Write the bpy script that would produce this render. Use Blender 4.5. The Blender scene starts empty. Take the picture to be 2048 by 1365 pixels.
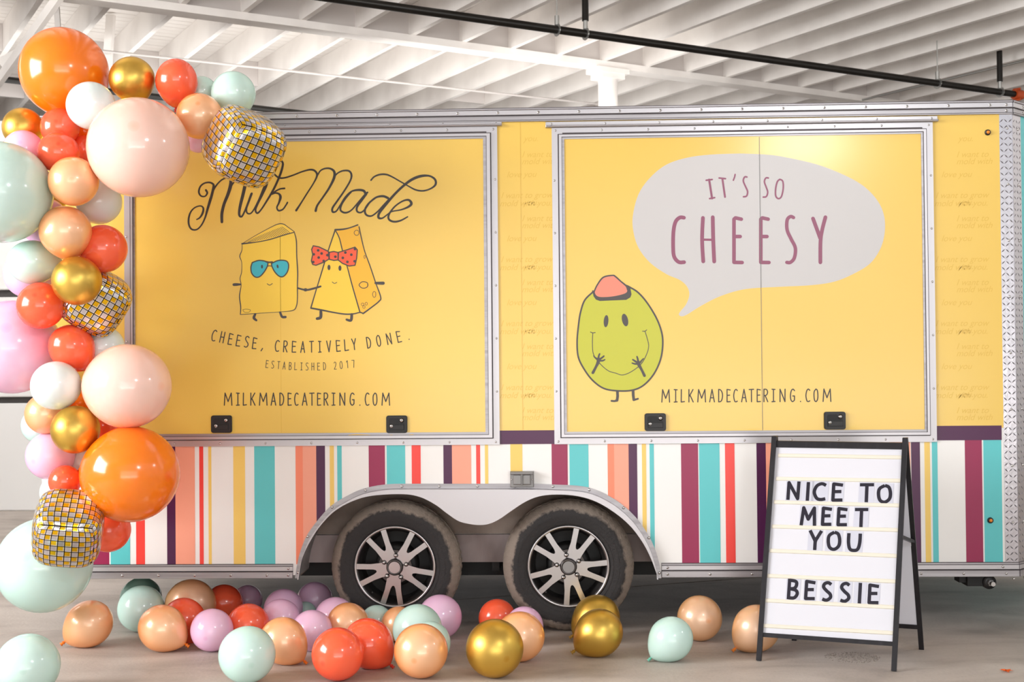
import bpy, bmesh, math, random
from mathutils import Vector, Matrix
from mathutils.geometry import tessellate_polygon
random.seed(7)
PI = math.pi
SC = bpy.context.scene
COL = SC.collection

# ------------------------------------------------------------ camera
F_PX, CAMH = 2500.0, 1.41
YAW, PITCH, ROLL = math.radians(2.1), math.radians(0.84), math.radians(0.50)
Fw = Vector((-math.sin(YAW)*math.cos(PITCH), math.cos(YAW)*math.cos(PITCH), math.sin(PITCH)))
R0 = Vector((math.cos(YAW), math.sin(YAW), 0)); U0 = R0.cross(Fw)
Rr = R0*math.cos(ROLL) - U0*math.sin(ROLL)
Uu = U0*math.cos(ROLL) + R0*math.sin(ROLL)
CP = Vector((0, 0, CAMH))
cam = bpy.data.cameras.new('camera'); camo = bpy.data.objects.new('camera', cam); COL.objects.link(camo)
camo.matrix_world = Matrix(((Rr.x, Uu.x, -Fw.x, 0), (Rr.y, Uu.y, -Fw.y, 0), (Rr.z, Uu.z, -Fw.z, CAMH), (0, 0, 0, 1)))
cam.sensor_width = 36; cam.lens = F_PX*36/2048; cam.clip_end = 200
cam.dof.use_dof = True; cam.dof.focus_distance = 6.3; cam.dof.aperture_fstop = 5.6
SC.camera = camo
SC.view_settings.view_transform = 'Standard'; SC.view_settings.look = 'None'
SC.view_settings.exposure = 0.04; SC.view_settings.gamma = 1.0
SC.view_settings.use_curve_mapping = False
SC.cycles.max_bounces = 8; SC.cycles.diffuse_bounces = 5; SC.cycles.glossy_bounces = 4
SC.cycles.sample_clamp_indirect = 6

def ray(px, py): return Fw + Rr*((px-1024)/F_PX) - Uu*((py-682.5)/F_PX)
def on_y(px, py, y):
    r = ray(px, py); return CP + r*(y/r.y)
def on_z(px, py, z=0.0):
    r = ray(px, py); return CP + r*((z-CAMH)/r.z)
def at_d(px, py, d): return CP + ray(px, py)*d
Y0 = 6.41                      # front face of the trailer side
PM = F_PX/6.43                 # pixels per metre on it
def TP(px, py, out=0.0):
    p = on_y(px, py, Y0-out); return (p.x, p.z)
def TX(px, py=560): return TP(px, py)[0]
def TZ(py, px=1100): return TP(px, py)[1]

# ------------------------------------------------------------ world and lights
W = bpy.data.worlds.new('world'); SC.world = W; W.use_nodes = True
bg = W.node_tree.nodes['Background']; bg.inputs[0].default_value = (0.93, 0.96, 1.0, 1); bg.inputs[1].default_value = 0.9
def area(name, loc, target, sx, sy, power, colr=(1, 1, 1), spread=180):
    l = bpy.data.lights.new(name, 'AREA'); l.shape = 'RECTANGLE'; l.size = sx; l.size_y = sy
    l.energy = power; l.color = colr; l.spread = math.radians(spread)
    o = bpy.data.objects.new(name, l); COL.objects.link(o); o.location = loc
    o.rotation_euler = (Vector(target)-Vector(loc)).to_track_quat('-Z', 'Y').to_euler()
    return o
area('window_daylight', (-7.3, 2.2, 3.0), (0, 3.6, 2.0), 5.0, 3.2, 1050, (0.97, 0.98, 1.0))
area('door_daylight', (2.0, -8.4, 2.2), (0, 6, 1.6), 10.0, 3.6, 190, (1.0, 0.985, 0.96))
area('partition_fill', (-6.4, 8.3, 4.1), (-6.2, 11.8, 1.3), 1.6, 1.6, 95)  # added lamp inside the room, brightens the left partition wall
area('skylight_fill', (-3.0, 14.0, 3.4), (-3.2, 15.5, 5.2), 9.0, 3.0, 190, (1.0, 0.99, 0.97))  # added lamp below the far ceiling, aimed up in place of skylight daylight
area('low_bounce_fill', (2.0, -8.6, 0.3), (1.0, 2.0, 4.8), 10.0, 1.0, 200, (1.0, 0.97, 0.93))  # added low fill behind the camera, aimed up to brighten the ceiling
for lx, ly in ((-3.4, 6.2), (0.6, 6.2), (4.6, 6.2), (7.6, 6.2), (10.5, 7.0)):
    area('ceiling_fill', (lx, ly, 3.7), (lx+1.5, ly+4.2, 5.1), 1.4, 1.4, 75, (1.0, 0.985, 0.965))  # made-up lamps out of view, added to lift the joists and deck
for lx, ly, lz in ((2.35, -0.3, 3.62), (2.75, -0.3, 3.64), (6.0, 3.8, 3.9)):
    area('ceiling_lamp', (lx, ly, lz), (lx*.3, 6.4, 1.4), 0.22, 0.22, 22)

# ------------------------------------------------------------ materials
def lin(h):
    h = h.lstrip('#'); v = [int(h[i:i+2], 16)/255 for i in (0, 2, 4)]
    return tuple((c/12.92 if c <= .04045 else ((c+.055)/1.055)**2.4) for c in v)+(1,)
def mat(name, c, rough=.5, metal=0.0, coat=0.0, spec=.5, emis=None, bump=None, vary=None, aniso=None):
    m = bpy.data.materials.new(name); m.use_nodes = True; nt = m.node_tree; b = nt.nodes['Principled BSDF']
    b.inputs['Base Color'].default_value = lin(c); b.inputs['Roughness'].default_value = rough
    b.inputs['Metallic'].default_value = metal; b.inputs['Coat Weight'].default_value = coat
    b.inputs['Specular IOR Level'].default_value = spec
    if emis: b.inputs['Emission Color'].default_value = lin(c); b.inputs['Emission Strength'].default_value = emis
    tc = None
    if vary or bump: tc = nt.nodes.new('ShaderNodeTexCoord')
    if vary:                                   # (scale vector, second colour, detail, contrast lo, hi)
        sc_, c2, lo, hi = vary
        mp = nt.nodes.new('ShaderNodeMapping'); mp.inputs['Scale'].default_value = sc_
        n = nt.nodes.new('ShaderNodeTexNoise'); n.inputs['Scale'].default_value = 1; n.inputs['Detail'].default_value = 6
        r = nt.nodes.new('ShaderNodeValToRGB'); r.color_ramp.elements[0].position = lo; r.color_ramp.elements[1].position = hi
        r.color_ramp.elements[0].color = lin(c); r.color_ramp.elements[1].color = lin(c2)
        nt.links.new(tc.outputs['Object'], mp.inputs[0]); nt.links.new(mp.outputs[0], n.inputs[0])
        nt.links.new(n.outputs[0], r.inputs[0]); nt.links.new(r.outputs[0], b.inputs['Base Color'])
    if bump:
        sc_, st = bump
        n = nt.nodes.new('ShaderNodeTexNoise'); n.inputs['Scale'].default_value = sc_; n.inputs['Detail'].default_value = 4
        bp = nt.nodes.new('ShaderNodeBump'); bp.inputs['Strength'].default_value = st; bp.inputs['Distance'].default_value = .01
        nt.links.new(tc.outputs['Object'], n.inputs[0]); nt.links.new(n.outputs[0], bp.inputs['Height']); nt.links.new(bp.outputs[0], b.inputs['Normal'])
    return m
M = {}
M['paint'] = mat('white_paint', '#e9e4df', .7, bump=(30, .12), vary=((1.2, 1.2, 1.2), '#cfc8c3', .45, .75))
M['paint2'] = mat('white_paint_deck', '#ded8d2', .75, vary=((.8, .8, 3), '#cdc6c0', .4, .7))
M['block'] = mat('grey_white_paint', '#c4bdb9', .75)
M['wall'] = mat('white_wall', '#ebeae8', .6, vary=((.4, .4, .4), '#e6e5e3', .4, .7))
M['gap'] = mat('dark_gap', '#3f3a37', .6)
M['black'] = mat('black_pipe', '#16130f', .3, .3)
M['galv'] = mat('galvanised', '#b9b9b6', .35, .9)
M['orangepaint'] = mat('orange_coupling', '#b5481c', .4)
M['alu'] = mat('aluminium', '#b3b0b3', .38, .75, bump=(60, .02), vary=((1.5, 1.5, 60), '#9c989b', .35, .75))
M['alu2'] = mat('aluminium_bright', '#c3c0c3', .34, .7)
M['aludark'] = mat('aluminium_groove', '#5e585a', .5, .5)
M['screw'] = mat('screw_head', '#c9c7c5', .25, 1.0)
M['tread'] = mat('tread_plate', '#c9c6cb', .22, .95, bump=(40, .05))
M['treadshade'] = mat('tread_ridge_shaded', '#7f7b80', .35, .6)  # darker than the plate: shadow on the ridges put into their colour
M['white_wrap'] = mat('white_vinyl', '#f4f2ef', .32, vary=((2, 2, .6), '#edebe7', .4, .7))
M['yellow'] = mat('yellow_vinyl', '#edc762', .2, spec=.5, vary=((.5, .5, .5), '#ebc45c', .4, .7))
M['yellowdim'] = mat('yellow_vinyl_script', '#e2b84f', .25)
M['purple'] = mat('purple_vinyl', '#4c1444', .3)
M['maroon'] = mat('maroon_vinyl', '#98214f', .3)
M['teal'] = mat('teal_vinyl', '#5ec6c8', .3)
M['coral'] = mat('coral_vinyl', '#f5a489', .3)
M['coral2'] = mat('coral_vinyl_deep', '#f78a68', .3)
M['red'] = mat('red_vinyl', '#f2453c', .3)
M['syellow'] = mat('stripe_yellow', '#f3cd6a', .3)
M['ink'] = mat('dark_ink', '#39332f', .35)
M['ink2'] = mat('grey_ink', '#4a4442', .35)
M['wine'] = mat('wine_ink', '#8f4a66', .35)
M['bubble'] = mat('grey_white_print', '#cac7c6', .35)
M['cheese'] = mat('cheese_print', '#f6cf48', .35)
M['cheese2'] = mat('cheese_side_print', '#f3ba38', .35)
M['bluelens'] = mat('blue_print', '#3fb7c6', .35)
M['bow'] = mat('bow_print', '#f4623f', .35)
M['olive'] = mat('olive_print', '#c3c33a', .35)
M['pimento'] = mat('pimento_print', '#e78a72', .35)
M['plastic'] = mat('black_plastic', '#1d1b1b', .4)
M['plastic2'] = mat('black_plastic_deep', '#0c0b0b', .5)
M['grey'] = mat('grey_metal', '#8d8c8b', .4, .3)
M['grey2'] = mat('grey_metal_dark', '#737271', .4, .3)
M['amber'] = mat('amber_lens', '#e8820c', .15, coat=.5)
M['dust'] = mat('dusty_well', '#9c8d82', .85, vary=((4, 4, 4), '#7d6f65', .35, .7), bump=(80, .2))
M['dust2'] = mat('pink_dusty_well', '#a89a97', .8, vary=((7, 7, 2), '#8c7e7b', .4, .7))
M['chassis'] = mat('black_chassis', '#0d0c0b', .6)
M['chassis2'] = mat('grey_skirt', '#5a5a58', .6)
M['rim'] = mat('machined_alloy', '#b3b0b0', .3, .9)
M['rimdark'] = mat('grey_alloy', '#524e4d', .35, .8)
M['hole'] = mat('dark_drum', '#100e0d', .6)
M['frame'] = mat('black_frame', '#1e1c20', .38, .2, vary=((30, 30, 6), '#2e2b30', .5, .8))
M['board'] = mat('white_board', '#dcdce3', .3)
M['track'] = mat('cream_track', '#e4dece', .3)
M['tile'] = mat('letter_tile', '#cccdd9', .2)
M['letter'] = mat('letter_black', '#1b1626', .3)
M['leaf'] = mat('orange_leaf', '#d9601a', .7)
M['stone'] = mat('pebble', '#9c9086', .8, vary=((200, 200, 200), '#6f665e', .35, .65))
M['glue'] = mat('tan_glue', '#d8b878', .5)
M['stain'] = mat('oil_stain', '#6b605a', .6)

def tyre_mat():
    m = bpy.data.materials.new('dusty_rubber'); m.use_nodes = True; nt = m.node_tree; b = nt.nodes['Principled BSDF']; L = nt.links.new
    tc = nt.nodes.new('ShaderNodeTexCoord'); sp = nt.nodes.new('ShaderNodeSeparateXYZ'); L(tc.outputs['Object'], sp.inputs[0])
    cx = nt.nodes.new('ShaderNodeCombineXYZ'); L(sp.outputs[0], cx.inputs[0]); L(sp.outputs[2], cx.inputs[2])
    ln = nt.nodes.new('ShaderNodeVectorMath'); ln.operation = 'LENGTH'; L(cx.outputs[0], ln.inputs[0])
    n = nt.nodes.new('ShaderNodeTexNoise'); n.inputs['Scale'].default_value = 9; n.inputs['Detail'].default_value = 12; n.inputs['Roughness'].default_value = .72; L(tc.outputs['Object'], n.inputs[0])
    a = nt.nodes.new('ShaderNodeMath'); a.operation = 'MULTIPLY_ADD'; a.inputs[1].default_value = .09; L(n.outputs[0], a.inputs[0]); L(ln.outputs['Value'], a.inputs[2])
    mr = nt.nodes.new('ShaderNodeMapRange'); mr.inputs[1].default_value = .20; mr.inputs[2].default_value = .42; L(a.outputs[0], mr.inputs[0])
    r = nt.nodes.new('ShaderNodeValToRGB'); el = r.color_ramp.elements
    el[0].position = 0; el[0].color = lin('#2c2a2a'); el[1].position = 1; el[1].color = lin('#3a3430')
    for p, c in ((.45, '#2b2828'), (.60, '#2d2a2a'), (.66, '#8a7d72'), (.82, '#93867a'), (.9, '#574e47')):
        e = el.new(p); e.color = lin(c)
    L(mr.outputs[0], r.inputs[0]); L(r.outputs[0], b.inputs['Base Color']); b.inputs['Roughness'].default_value = .75
    n2 = nt.nodes.new('ShaderNodeTexNoise'); n2.inputs['Scale'].default_value = 90; L(tc.outputs['Object'], n2.inputs[0])
    bp = nt.nodes.new('ShaderNodeBump'); bp.inputs['Strength'].default_value = .35; bp.inputs['Distance'].default_value = .01
    L(n2.outputs[0], bp.inputs['Height']); L(bp.outputs[0], b.inputs['Normal'])
    return m
M['tyre'] = tyre_mat()

def floor_mat():
    m = bpy.data.materials.new('concrete'); m.use_nodes = True; nt = m.node_tree; b = nt.nodes['Principled BSDF']; L = nt.links.new
    tc = nt.nodes.new('ShaderNodeTexCoord'); mp = nt.nodes.new('ShaderNodeMapping'); mp.inputs['Scale'].default_value = (.55, 1.3, 1); L(tc.outputs['Object'], mp.inputs[0])
    n = nt.nodes.new('ShaderNodeTexNoise'); n.inputs['Scale'].default_value = 2.2; n.inputs['Detail'].default_value = 9; n.inputs['Roughness'].default_value = .6; n.inputs['Distortion'].default_value = .6
    L(mp.outputs[0], n.inputs[0])
    r = nt.nodes.new('ShaderNodeValToRGB'); el = r.color_ramp.elements
    el[0].position = .28; el[0].color = lin('#988d84'); el[1].position = .72; el[1].color = lin('#c8beb5')
    e = el.new(.5); e.color = lin('#b8ada4')
    L(n.outputs[0], r.inputs[0])
    v = nt.nodes.new('ShaderNodeTexNoise'); v.inputs['Scale'].default_value = 60; v.inputs['Detail'].default_value = 3; L(tc.outputs['Object'], v.inputs[0])
    r2 = nt.nodes.new('ShaderNodeValToRGB'); r2.color_ramp.elements[0].position = .2; r2.color_ramp.elements[1].position = .45
    r2.color_ramp.elements[0].color = (.75, .75, .75, 1); r2.color_ramp.elements[1].color = (1, 1, 1, 1); L(v.outputs[0], r2.inputs[0])
    mx = nt.nodes.new('ShaderNodeMix'); mx.data_type = 'RGBA'; mx.blend_type = 'MULTIPLY'; mx.inputs[0].default_value = .6
    L(r.outputs[0], mx.inputs[6]); L(r2.outputs[0], mx.inputs[7]); L(mx.outputs[2], b.inputs['Base Color'])
    b.inputs['Roughness'].default_value = .55
    bp = nt.nodes.new('ShaderNodeBump'); bp.inputs['Strength'].default_value = .15; bp.inputs['Distance'].default_value = .01; L(v.outputs[0], bp.inputs['Height']); L(bp.outputs[0], b.inputs['Normal'])
    return m
M['floor'] = floor_mat()

def balloon_mat(name, c, edge=None, rough=.16, metal=0, pearl=False, spot=True):
    m = bpy.data.materials.new(name); m.use_nodes = True; nt = m.node_tree; b = nt.nodes['Principled BSDF']; L = nt.links.new
    b.inputs['Roughness'].default_value = rough; b.inputs['Metallic'].default_value = metal; b.inputs['IOR'].default_value = 1.62
    edge = edge or c
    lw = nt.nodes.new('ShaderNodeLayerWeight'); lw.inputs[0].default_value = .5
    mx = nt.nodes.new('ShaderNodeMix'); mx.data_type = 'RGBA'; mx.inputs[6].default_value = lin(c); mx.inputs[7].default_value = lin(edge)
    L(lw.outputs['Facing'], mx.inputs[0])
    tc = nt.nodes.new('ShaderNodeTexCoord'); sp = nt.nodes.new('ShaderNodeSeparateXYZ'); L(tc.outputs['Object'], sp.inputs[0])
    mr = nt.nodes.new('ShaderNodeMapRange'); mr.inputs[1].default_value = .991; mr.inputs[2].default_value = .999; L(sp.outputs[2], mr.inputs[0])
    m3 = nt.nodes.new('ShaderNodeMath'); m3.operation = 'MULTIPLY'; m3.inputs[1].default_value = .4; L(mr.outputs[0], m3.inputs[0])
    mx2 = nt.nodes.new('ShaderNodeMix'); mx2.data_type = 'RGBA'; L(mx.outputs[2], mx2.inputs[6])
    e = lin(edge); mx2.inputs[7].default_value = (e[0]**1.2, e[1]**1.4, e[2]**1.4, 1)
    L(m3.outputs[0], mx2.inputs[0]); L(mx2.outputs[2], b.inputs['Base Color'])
    if pearl: b.inputs['Coat Weight'].default_value = .6; b.inputs['Coat Roughness'].default_value = .08
    if not metal:
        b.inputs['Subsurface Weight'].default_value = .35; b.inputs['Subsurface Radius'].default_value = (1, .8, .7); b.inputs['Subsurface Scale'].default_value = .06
    return m
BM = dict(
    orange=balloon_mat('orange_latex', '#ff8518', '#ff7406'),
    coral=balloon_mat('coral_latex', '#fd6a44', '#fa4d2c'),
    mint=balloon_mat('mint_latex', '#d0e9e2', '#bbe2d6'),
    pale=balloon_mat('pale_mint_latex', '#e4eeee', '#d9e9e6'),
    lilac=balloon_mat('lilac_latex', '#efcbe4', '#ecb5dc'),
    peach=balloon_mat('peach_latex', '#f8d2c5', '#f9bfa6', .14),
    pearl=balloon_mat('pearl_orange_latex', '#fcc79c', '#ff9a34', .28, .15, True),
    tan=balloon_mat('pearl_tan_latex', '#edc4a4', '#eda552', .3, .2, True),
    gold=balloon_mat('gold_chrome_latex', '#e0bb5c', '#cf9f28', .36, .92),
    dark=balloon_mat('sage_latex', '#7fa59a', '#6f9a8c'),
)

def foil_mat():
    m = bpy.data.materials.new('mirror_tile_foil'); m.use_nodes = True; nt = m.node_tree; b = nt.nodes['Principled BSDF']; L = nt.links.new
    N = 10.0
    uv = nt.nodes.new('ShaderNodeUVMap'); uv.uv_map = 'UVMap'
    s = nt.nodes.new('ShaderNodeVectorMath'); s.operation = 'SCALE'; s.inputs['Scale'].default_value = N; L(uv.outputs[0], s.inputs[0])
    fr = nt.nodes.new('ShaderNodeVectorMath'); fr.operation = 'FRACTION'; L(s.outputs[0], fr.inputs[0])
    fl = nt.nodes.new('ShaderNodeVectorMath'); fl.operation = 'FLOOR'; L(s.outputs[0], fl.inputs[0])
    def math_(op, a, b_=None):
        n = nt.nodes.new('ShaderNodeMath'); n.operation = op
        for i, v in enumerate((a, b_)):
            if v is None: continue
            if isinstance(v, (int, float)): n.inputs[i].default_value = v
            else: L(v, n.inputs[i])
        return n.outputs[0]
    sp = nt.nodes.new('ShaderNodeSeparateXYZ'); L(fr.outputs[0], sp.inputs[0])
    sf = nt.nodes.new('ShaderNodeSeparateXYZ'); L(fl.outputs[0], sf.inputs[0])
    par = math_('MODULO', math_('ADD', sf.outputs[0], sf.outputs[1]), 2)
    wn = nt.nodes.new('ShaderNodeTexWhiteNoise'); L(fl.outputs[0], wn.inputs[0])
    dx = math_('MINIMUM', sp.outputs[0], sp.outputs[1])
    dy = math_('MINIMUM', math_('SUBTRACT', 1, sp.outputs[0]), math_('SUBTRACT', 1, sp.outputs[1]))
    line = math_('LESS_THAN', dx, .13); white = math_('LESS_THAN', dy, .13)
    g = nt.nodes.new('ShaderNodeMix'); g.data_type = 'RGBA'; g.inputs[6].default_value = lin('#eebb18'); g.inputs[7].default_value = lin('#d2ced2'); L(par, g.inputs[0])
    w = nt.nodes.new('ShaderNodeMix'); w.data_type = 'RGBA'; w.inputs[7].default_value = lin('#f4eee6'); L(g.outputs[2], w.inputs[6]); L(math_('MULTIPLY', white, .7), w.inputs[0])
    k = nt.nodes.new('ShaderNodeMix'); k.data_type = 'RGBA'; k.inputs[7].default_value = lin('#0d0d0b'); L(w.outputs[2], k.inputs[6]); L(line, k.inputs[0])
    L(k.outputs[2], b.inputs['Base Color']); b.inputs['Metallic'].default_value = .75; b.inputs['Roughness'].default_value = .2
    cr = nt.nodes.new('ShaderNodeVectorMath'); cr.operation = 'SUBTRACT'; L(wn.outputs['Color'], cr.inputs[0]); cr.inputs[1].default_value = (.5, .5, .5)
    cs = nt.nodes.new('ShaderNodeVectorMath'); cs.operation = 'SCALE'; cs.inputs['Scale'].default_value = .22; L(cr.outputs[0], cs.inputs[0])
    ge = nt.nodes.new('ShaderNodeNewGeometry'); ad = nt.nodes.new('ShaderNodeVectorMath'); ad.operation = 'ADD'; L(ge.outputs['Normal'], ad.inputs[0]); L(cs.outputs[0], ad.inputs[1])
    nn = nt.nodes.new('ShaderNodeVectorMath'); nn.operation = 'NORMALIZE'; L(ad.outputs[0], nn.inputs[0]); L(nn.outputs[0], b.inputs['Normal'])
    return m
M['foil'] = foil_mat()

# ------------------------------------------------------------ mesh builder
class MB:
    def __init__(s): s.v = []; s.f = []; s.m = []; s.mats = []; s.sm = []
    def mi(s, m):
        if m not in s.mats: s.mats.append(m)
        return s.mats.index(m)
    def add(s, vs, fs, m, smooth=False, X=None):
        o = len(s.v); i = s.mi(m)
        s.v += [tuple(X @ Vector(v)) if X else tuple(v) for v in vs]
        for f in fs: s.f.append([o+k for k in f]); s.m.append(i); s.sm.append(smooth)
    def box(s, x0, x1, y0, y1, z0, z1, m, X=None):
        v = [(x0, y0, z0), (x1, y0, z0), (x1, y1, z0), (x0, y1, z0), (x0, y0, z1), (x1, y0, z1), (x1, y1, z1), (x0, y1, z1)]
        s.add(v, [(0, 3, 2, 1), (4, 5, 6, 7), (0, 1, 5, 4), (1, 2, 6, 5), (2, 3, 7, 6), (3, 0, 4, 7)], m, False, X)
    def cbox(s, x0, x1, y0, y1, z0, z1, m, b=.003, X=None):      # box chamfered on its camera side
        v = [(x0, y0+b, z0), (x1, y0+b, z0), (x1, y1, z0), (x0, y1, z0), (x0, y0+b, z1), (x1, y0+b, z1), (x1, y1, z1), (x0, y1, z1),
             (x0+b, y0, z0+b), (x1-b, y0, z0+b), (x1-b, y0, z1-b), (x0+b, y0, z1-b)]
        s.add(v, [(0, 3, 2, 1), (4, 5, 6, 7), (1, 2, 6, 5), (2, 3, 7, 6), (3, 0, 4, 7), (8, 9, 10, 11), (0, 1, 9, 8), (1, 5, 10, 9), (5, 4, 11, 10), (4, 0, 8, 11)], m, False, X)
    def poly(s, pts, y0, y1, m, side=None, X=None):              # extrude an x-z outline from y0 (front) to y1
        n = len(pts); ar = sum(pts[i][0]*pts[(i+1) % n][1]-pts[(i+1) % n][0]*pts[i][1] for i in range(n))
        if ar < 0: pts = pts[::-1]
        tri = tessellate_polygon([[Vector((a, b, 0)) for a, b in pts]])
        vs = [(a, y0, b) for a, b in pts]; fs = []
        for t in tri:
            a, b, c = [Vector(pts[k]) for k in t]
            if (b-a).cross(c-a) < 0: t = (t[0], t[2], t[1])
            fs.append(tuple(t))
        s.add(vs, fs, m, False, X)
        if y1 is not None:
            vs = [(a, y0, b) for a, b in pts]+[(a, y1, b) for a, b in pts]
            s.add(vs, [(i, i+n, (i+1) % n+n, (i+1) % n) for i in range(n)], side or m, False, X)
            s.add([(a, y1, b) for a, b in pts], [tuple(reversed(f)) for f in fs], side or m, False, X)
    def ring(s, x0, x1, z0, z1, w, y0, y1, m, X=None):           # mitred rectangular frame
        o = [(x0, z0), (x1, z0), (x1, z1), (x0, z1)]; i = [(x0+w, z0+w), (x1-w, z0+w), (x1-w, z1-w), (x0+w, z1-w)]
        v = [(a, y0, b) for a, b in o+i]+[(a, y1, b) for a, b in o+i]; f = []
        for k in range(4):
            j = (k+1) % 4
            f += [(k, j, j+4, k+4), (k+8, k+12, j+12, j+8), (k, k+8, j+8, j), (k+4, j+4, j+12, k+12)]
        s.add(v, f, m, False, X)
    def lathe(s, prof, m, seg=48, c=(0, 0, 0), smooth=True, X=None, mod=None):    # profile (radius, y); axis along y
        v = []; f = []; n = len(prof)
        for k in range(seg):
            a = 2*PI*k/seg
            for j, (r, y) in enumerate(prof):
                q = r+(mod(k, j) if mod else 0)
                v.append((c[0]+q*math.cos(a), c[1]+y, c[2]+q*math.sin(a)))
        for k in range(seg):
            for j in range(n-1):
                a = k*n+j; b = ((k+1) % seg)*n+j; f.append((a, b, b+1, a+1))
        s.add(v, f, m, smooth, X)
    def tube(s, p, q, r, m, seg=12, caps=True, r2=None, smooth=True):
        p, q = Vector(p), Vector(q); d = (q-p).normalized(); u = d.orthogonal().normalized(); w = d.cross(u); v = []
        r2 = r if r2 is None else r2
        for e, rr in ((p, r), (q, r2)):
            for k in range(seg): a = 2*PI*k/seg; v.append(e+u*rr*math.cos(a)+w*rr*math.sin(a))
        s.add(v, [(k, (k+1) % seg, seg+(k+1) % seg, seg+k) for k in range(seg)], m, smooth)
        if caps:
            s.add(v[:seg], [tuple(range(seg))[::-1]], m); s.add(v[seg:], [tuple(range(seg))], m)
    def bar(s, p, q, w, h, m, up=(0, 0, 1)):                     # rectangular bar between two points
        p, q = Vector(p), Vector(q); d = (q-p).normalized(); a = d.cross(Vector(up)).normalized(); b = a.cross(d); v = []
        for e in (p, q):
            for i, j in ((-1, -1), (1, -1), (1, 1), (-1, 1)): v.append(e+a*w/2*i+b*h/2*j)
        s.add(v, [(0, 1, 2, 3)[::-1], (4, 5, 6, 7), (0, 1, 5, 4), (1, 2, 6, 5), (2, 3, 7, 6), (3, 0, 4, 7)], m)
    def dome(s, c, r, h, m, seg=8, d=(0, -1, 0)):
        d = Vector(d); u = d.orthogonal().normalized(); w = d.cross(u); c = Vector(c); v = []
        for rr, hh in ((r, 0), (r*.85, h*.6), (r*.45, h*.95)):
            for k in range(seg): a = 2*PI*k/seg; v.append(c+u*rr*math.cos(a)+w*rr*math.sin(a)+d*hh)
        v.append(c+d*h); f = []
        for j in range(2):
            for k in range(seg): f.append((j*seg+k, j*seg+(k+1) % seg, (j+1)*seg+(k+1) % seg, (j+1)*seg+k))
        for k in range(seg): f.append((2*seg+k, 2*seg+(k+1) % seg, 3*seg))
        s.add(v, f, m, True)
    def build(s, name, parent=None, fix=True):
        me = bpy.data.meshes.new(name); me.from_pydata(s.v, [], s.f)
        for m in s.mats: me.materials.append(m)
        for p, i, k in zip(me.polygons, s.m, s.sm): p.material_index = i; p.use_smooth = k
        if fix:
            bm = bmesh.new(); bm.from_mesh(me); bmesh.ops.recalc_face_normals(bm, faces=bm.faces); bm.to_mesh(me); bm.free()
        me.update(); o = bpy.data.objects.new(name, me); COL.objects.link(o)
        if parent: o.parent = parent
        return o
def tag(o, label=None, cat=None, group=None, kind=None):
    if label: o['label'] = label
    if cat: o['category'] = cat
    if group: o['group'] = group
    if kind: o['kind'] = kind
    return o
def empty(name, loc=(0, 0, 0)):
    o = bpy.data.objects.new(name, None); o.empty_display_size = .1; COL.objects.link(o); o.location = loc; return o
def adopt(o, parent):                        # keep world placement under a parent that sits at a plain offset
    o.parent = parent; o.location = Vector(o.location)-Vector(parent.location) if parent.parent is None else o.location
    return o

# ribbons and flat print --------------------------------------------------
def smooth_line(P, n=6):
    if len(P) < 3: return P
    out = []
    for i in range(len(P)-1):
        a = P[max(i-1, 0)]; b = P[i]; c = P[i+1]; d = P[min(i+2, len(P)-1)]
        for k in range(n):
            t = k/n; out.append(tuple(.5*((2*b[j])+(-a[j]+c[j])*t+(2*a[j]-5*b[j]+4*c[j]-d[j])*t*t+(-a[j]+3*b[j]-3*c[j]+d[j])*t**3) for j in range(len(b))))
    out.append(P[-1]); return out
LAY = [0.0]
def ribbon(mb, P, w, m, place, smooth=True, cap=True):
    """P: list of (x, y) or (x, y, width) in drawing units; w: width; place(x, y, lift) -> world point"""
    P = [tuple(p) if len(p) == 3 else (p[0], p[1], w) for p in P]
    if smooth: P = smooth_line(P)
    if smooth:
        L, R = [], []; n = len(P)
        for i in range(n):
            a = P[max(i-1, 0)]; b = P[min(i+1, n-1)]; dx, dy = b[0]-a[0], b[1]-a[1]; l = math.hypot(dx, dy) or 1
            nx, ny = -dy/l, dx/l; h = P[i][2]/2
            LAY[0] = (LAY[0]+1.2e-6) % 2e-4
            L.append(place(P[i][0]+nx*h, P[i][1]+ny*h, LAY[0])); R.append(place(P[i][0]-nx*h, P[i][1]-ny*h, LAY[0]))
        mb.add(L+R, [(i, i+1, n+i+1, n+i) for i in range(n-1)], m)
    else:
        for a, b in zip(P, P[1:]):
            dx, dy = b[0]-a[0], b[1]-a[1]; l = math.hypot(dx, dy) or 1; nx, ny = -dy/l, dx/l; h = a[2]/2; g = b[2]/2
            LAY[0] = (LAY[0]+1.2e-5) % 2e-4
            mb.add([place(a[0]+nx*h, a[1]+ny*h, LAY[0]), place(b[0]+nx*g, b[1]+ny*g, LAY[0]), place(b[0]-nx*g, b[1]-ny*g, LAY[0]), place(a[0]-nx*h, a[1]-ny*h, LAY[0])], [(0, 1, 2, 3)], m)
    if cap:
        for p in ((P[0], P[-1]) if smooth else P):
            disc(mb, p[0], p[1], p[2]/2, p[2]/2, m, place, 10)
def disc(mb, x, y, rx, ry, m, place, n=18, rot=0):
    LAY[0] = (LAY[0]+1.2e-5) % 2e-4; c, s = math.cos(rot), math.sin(rot)
    v = []
    for k in range(n):
        a = 2*PI*k/n; ux, uy = rx*math.cos(a), ry*math.sin(a); v.append(place(x+ux*c-uy*s, y+ux*s+uy*c, LAY[0]))
    mb.add(v, [tuple(range(n))], m)
def fill(mb, P, m, place, lift=0, smooth=False):
    if smooth: P = smooth_line(P+[P[0]], 5)[:-1]
    tri = tessellate_polygon([[Vector((a, b, 0)) for a, b in P]])
    mb.add([place(a, b, lift) for a, b in P], [tuple(t) for t in tri], m)
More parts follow.
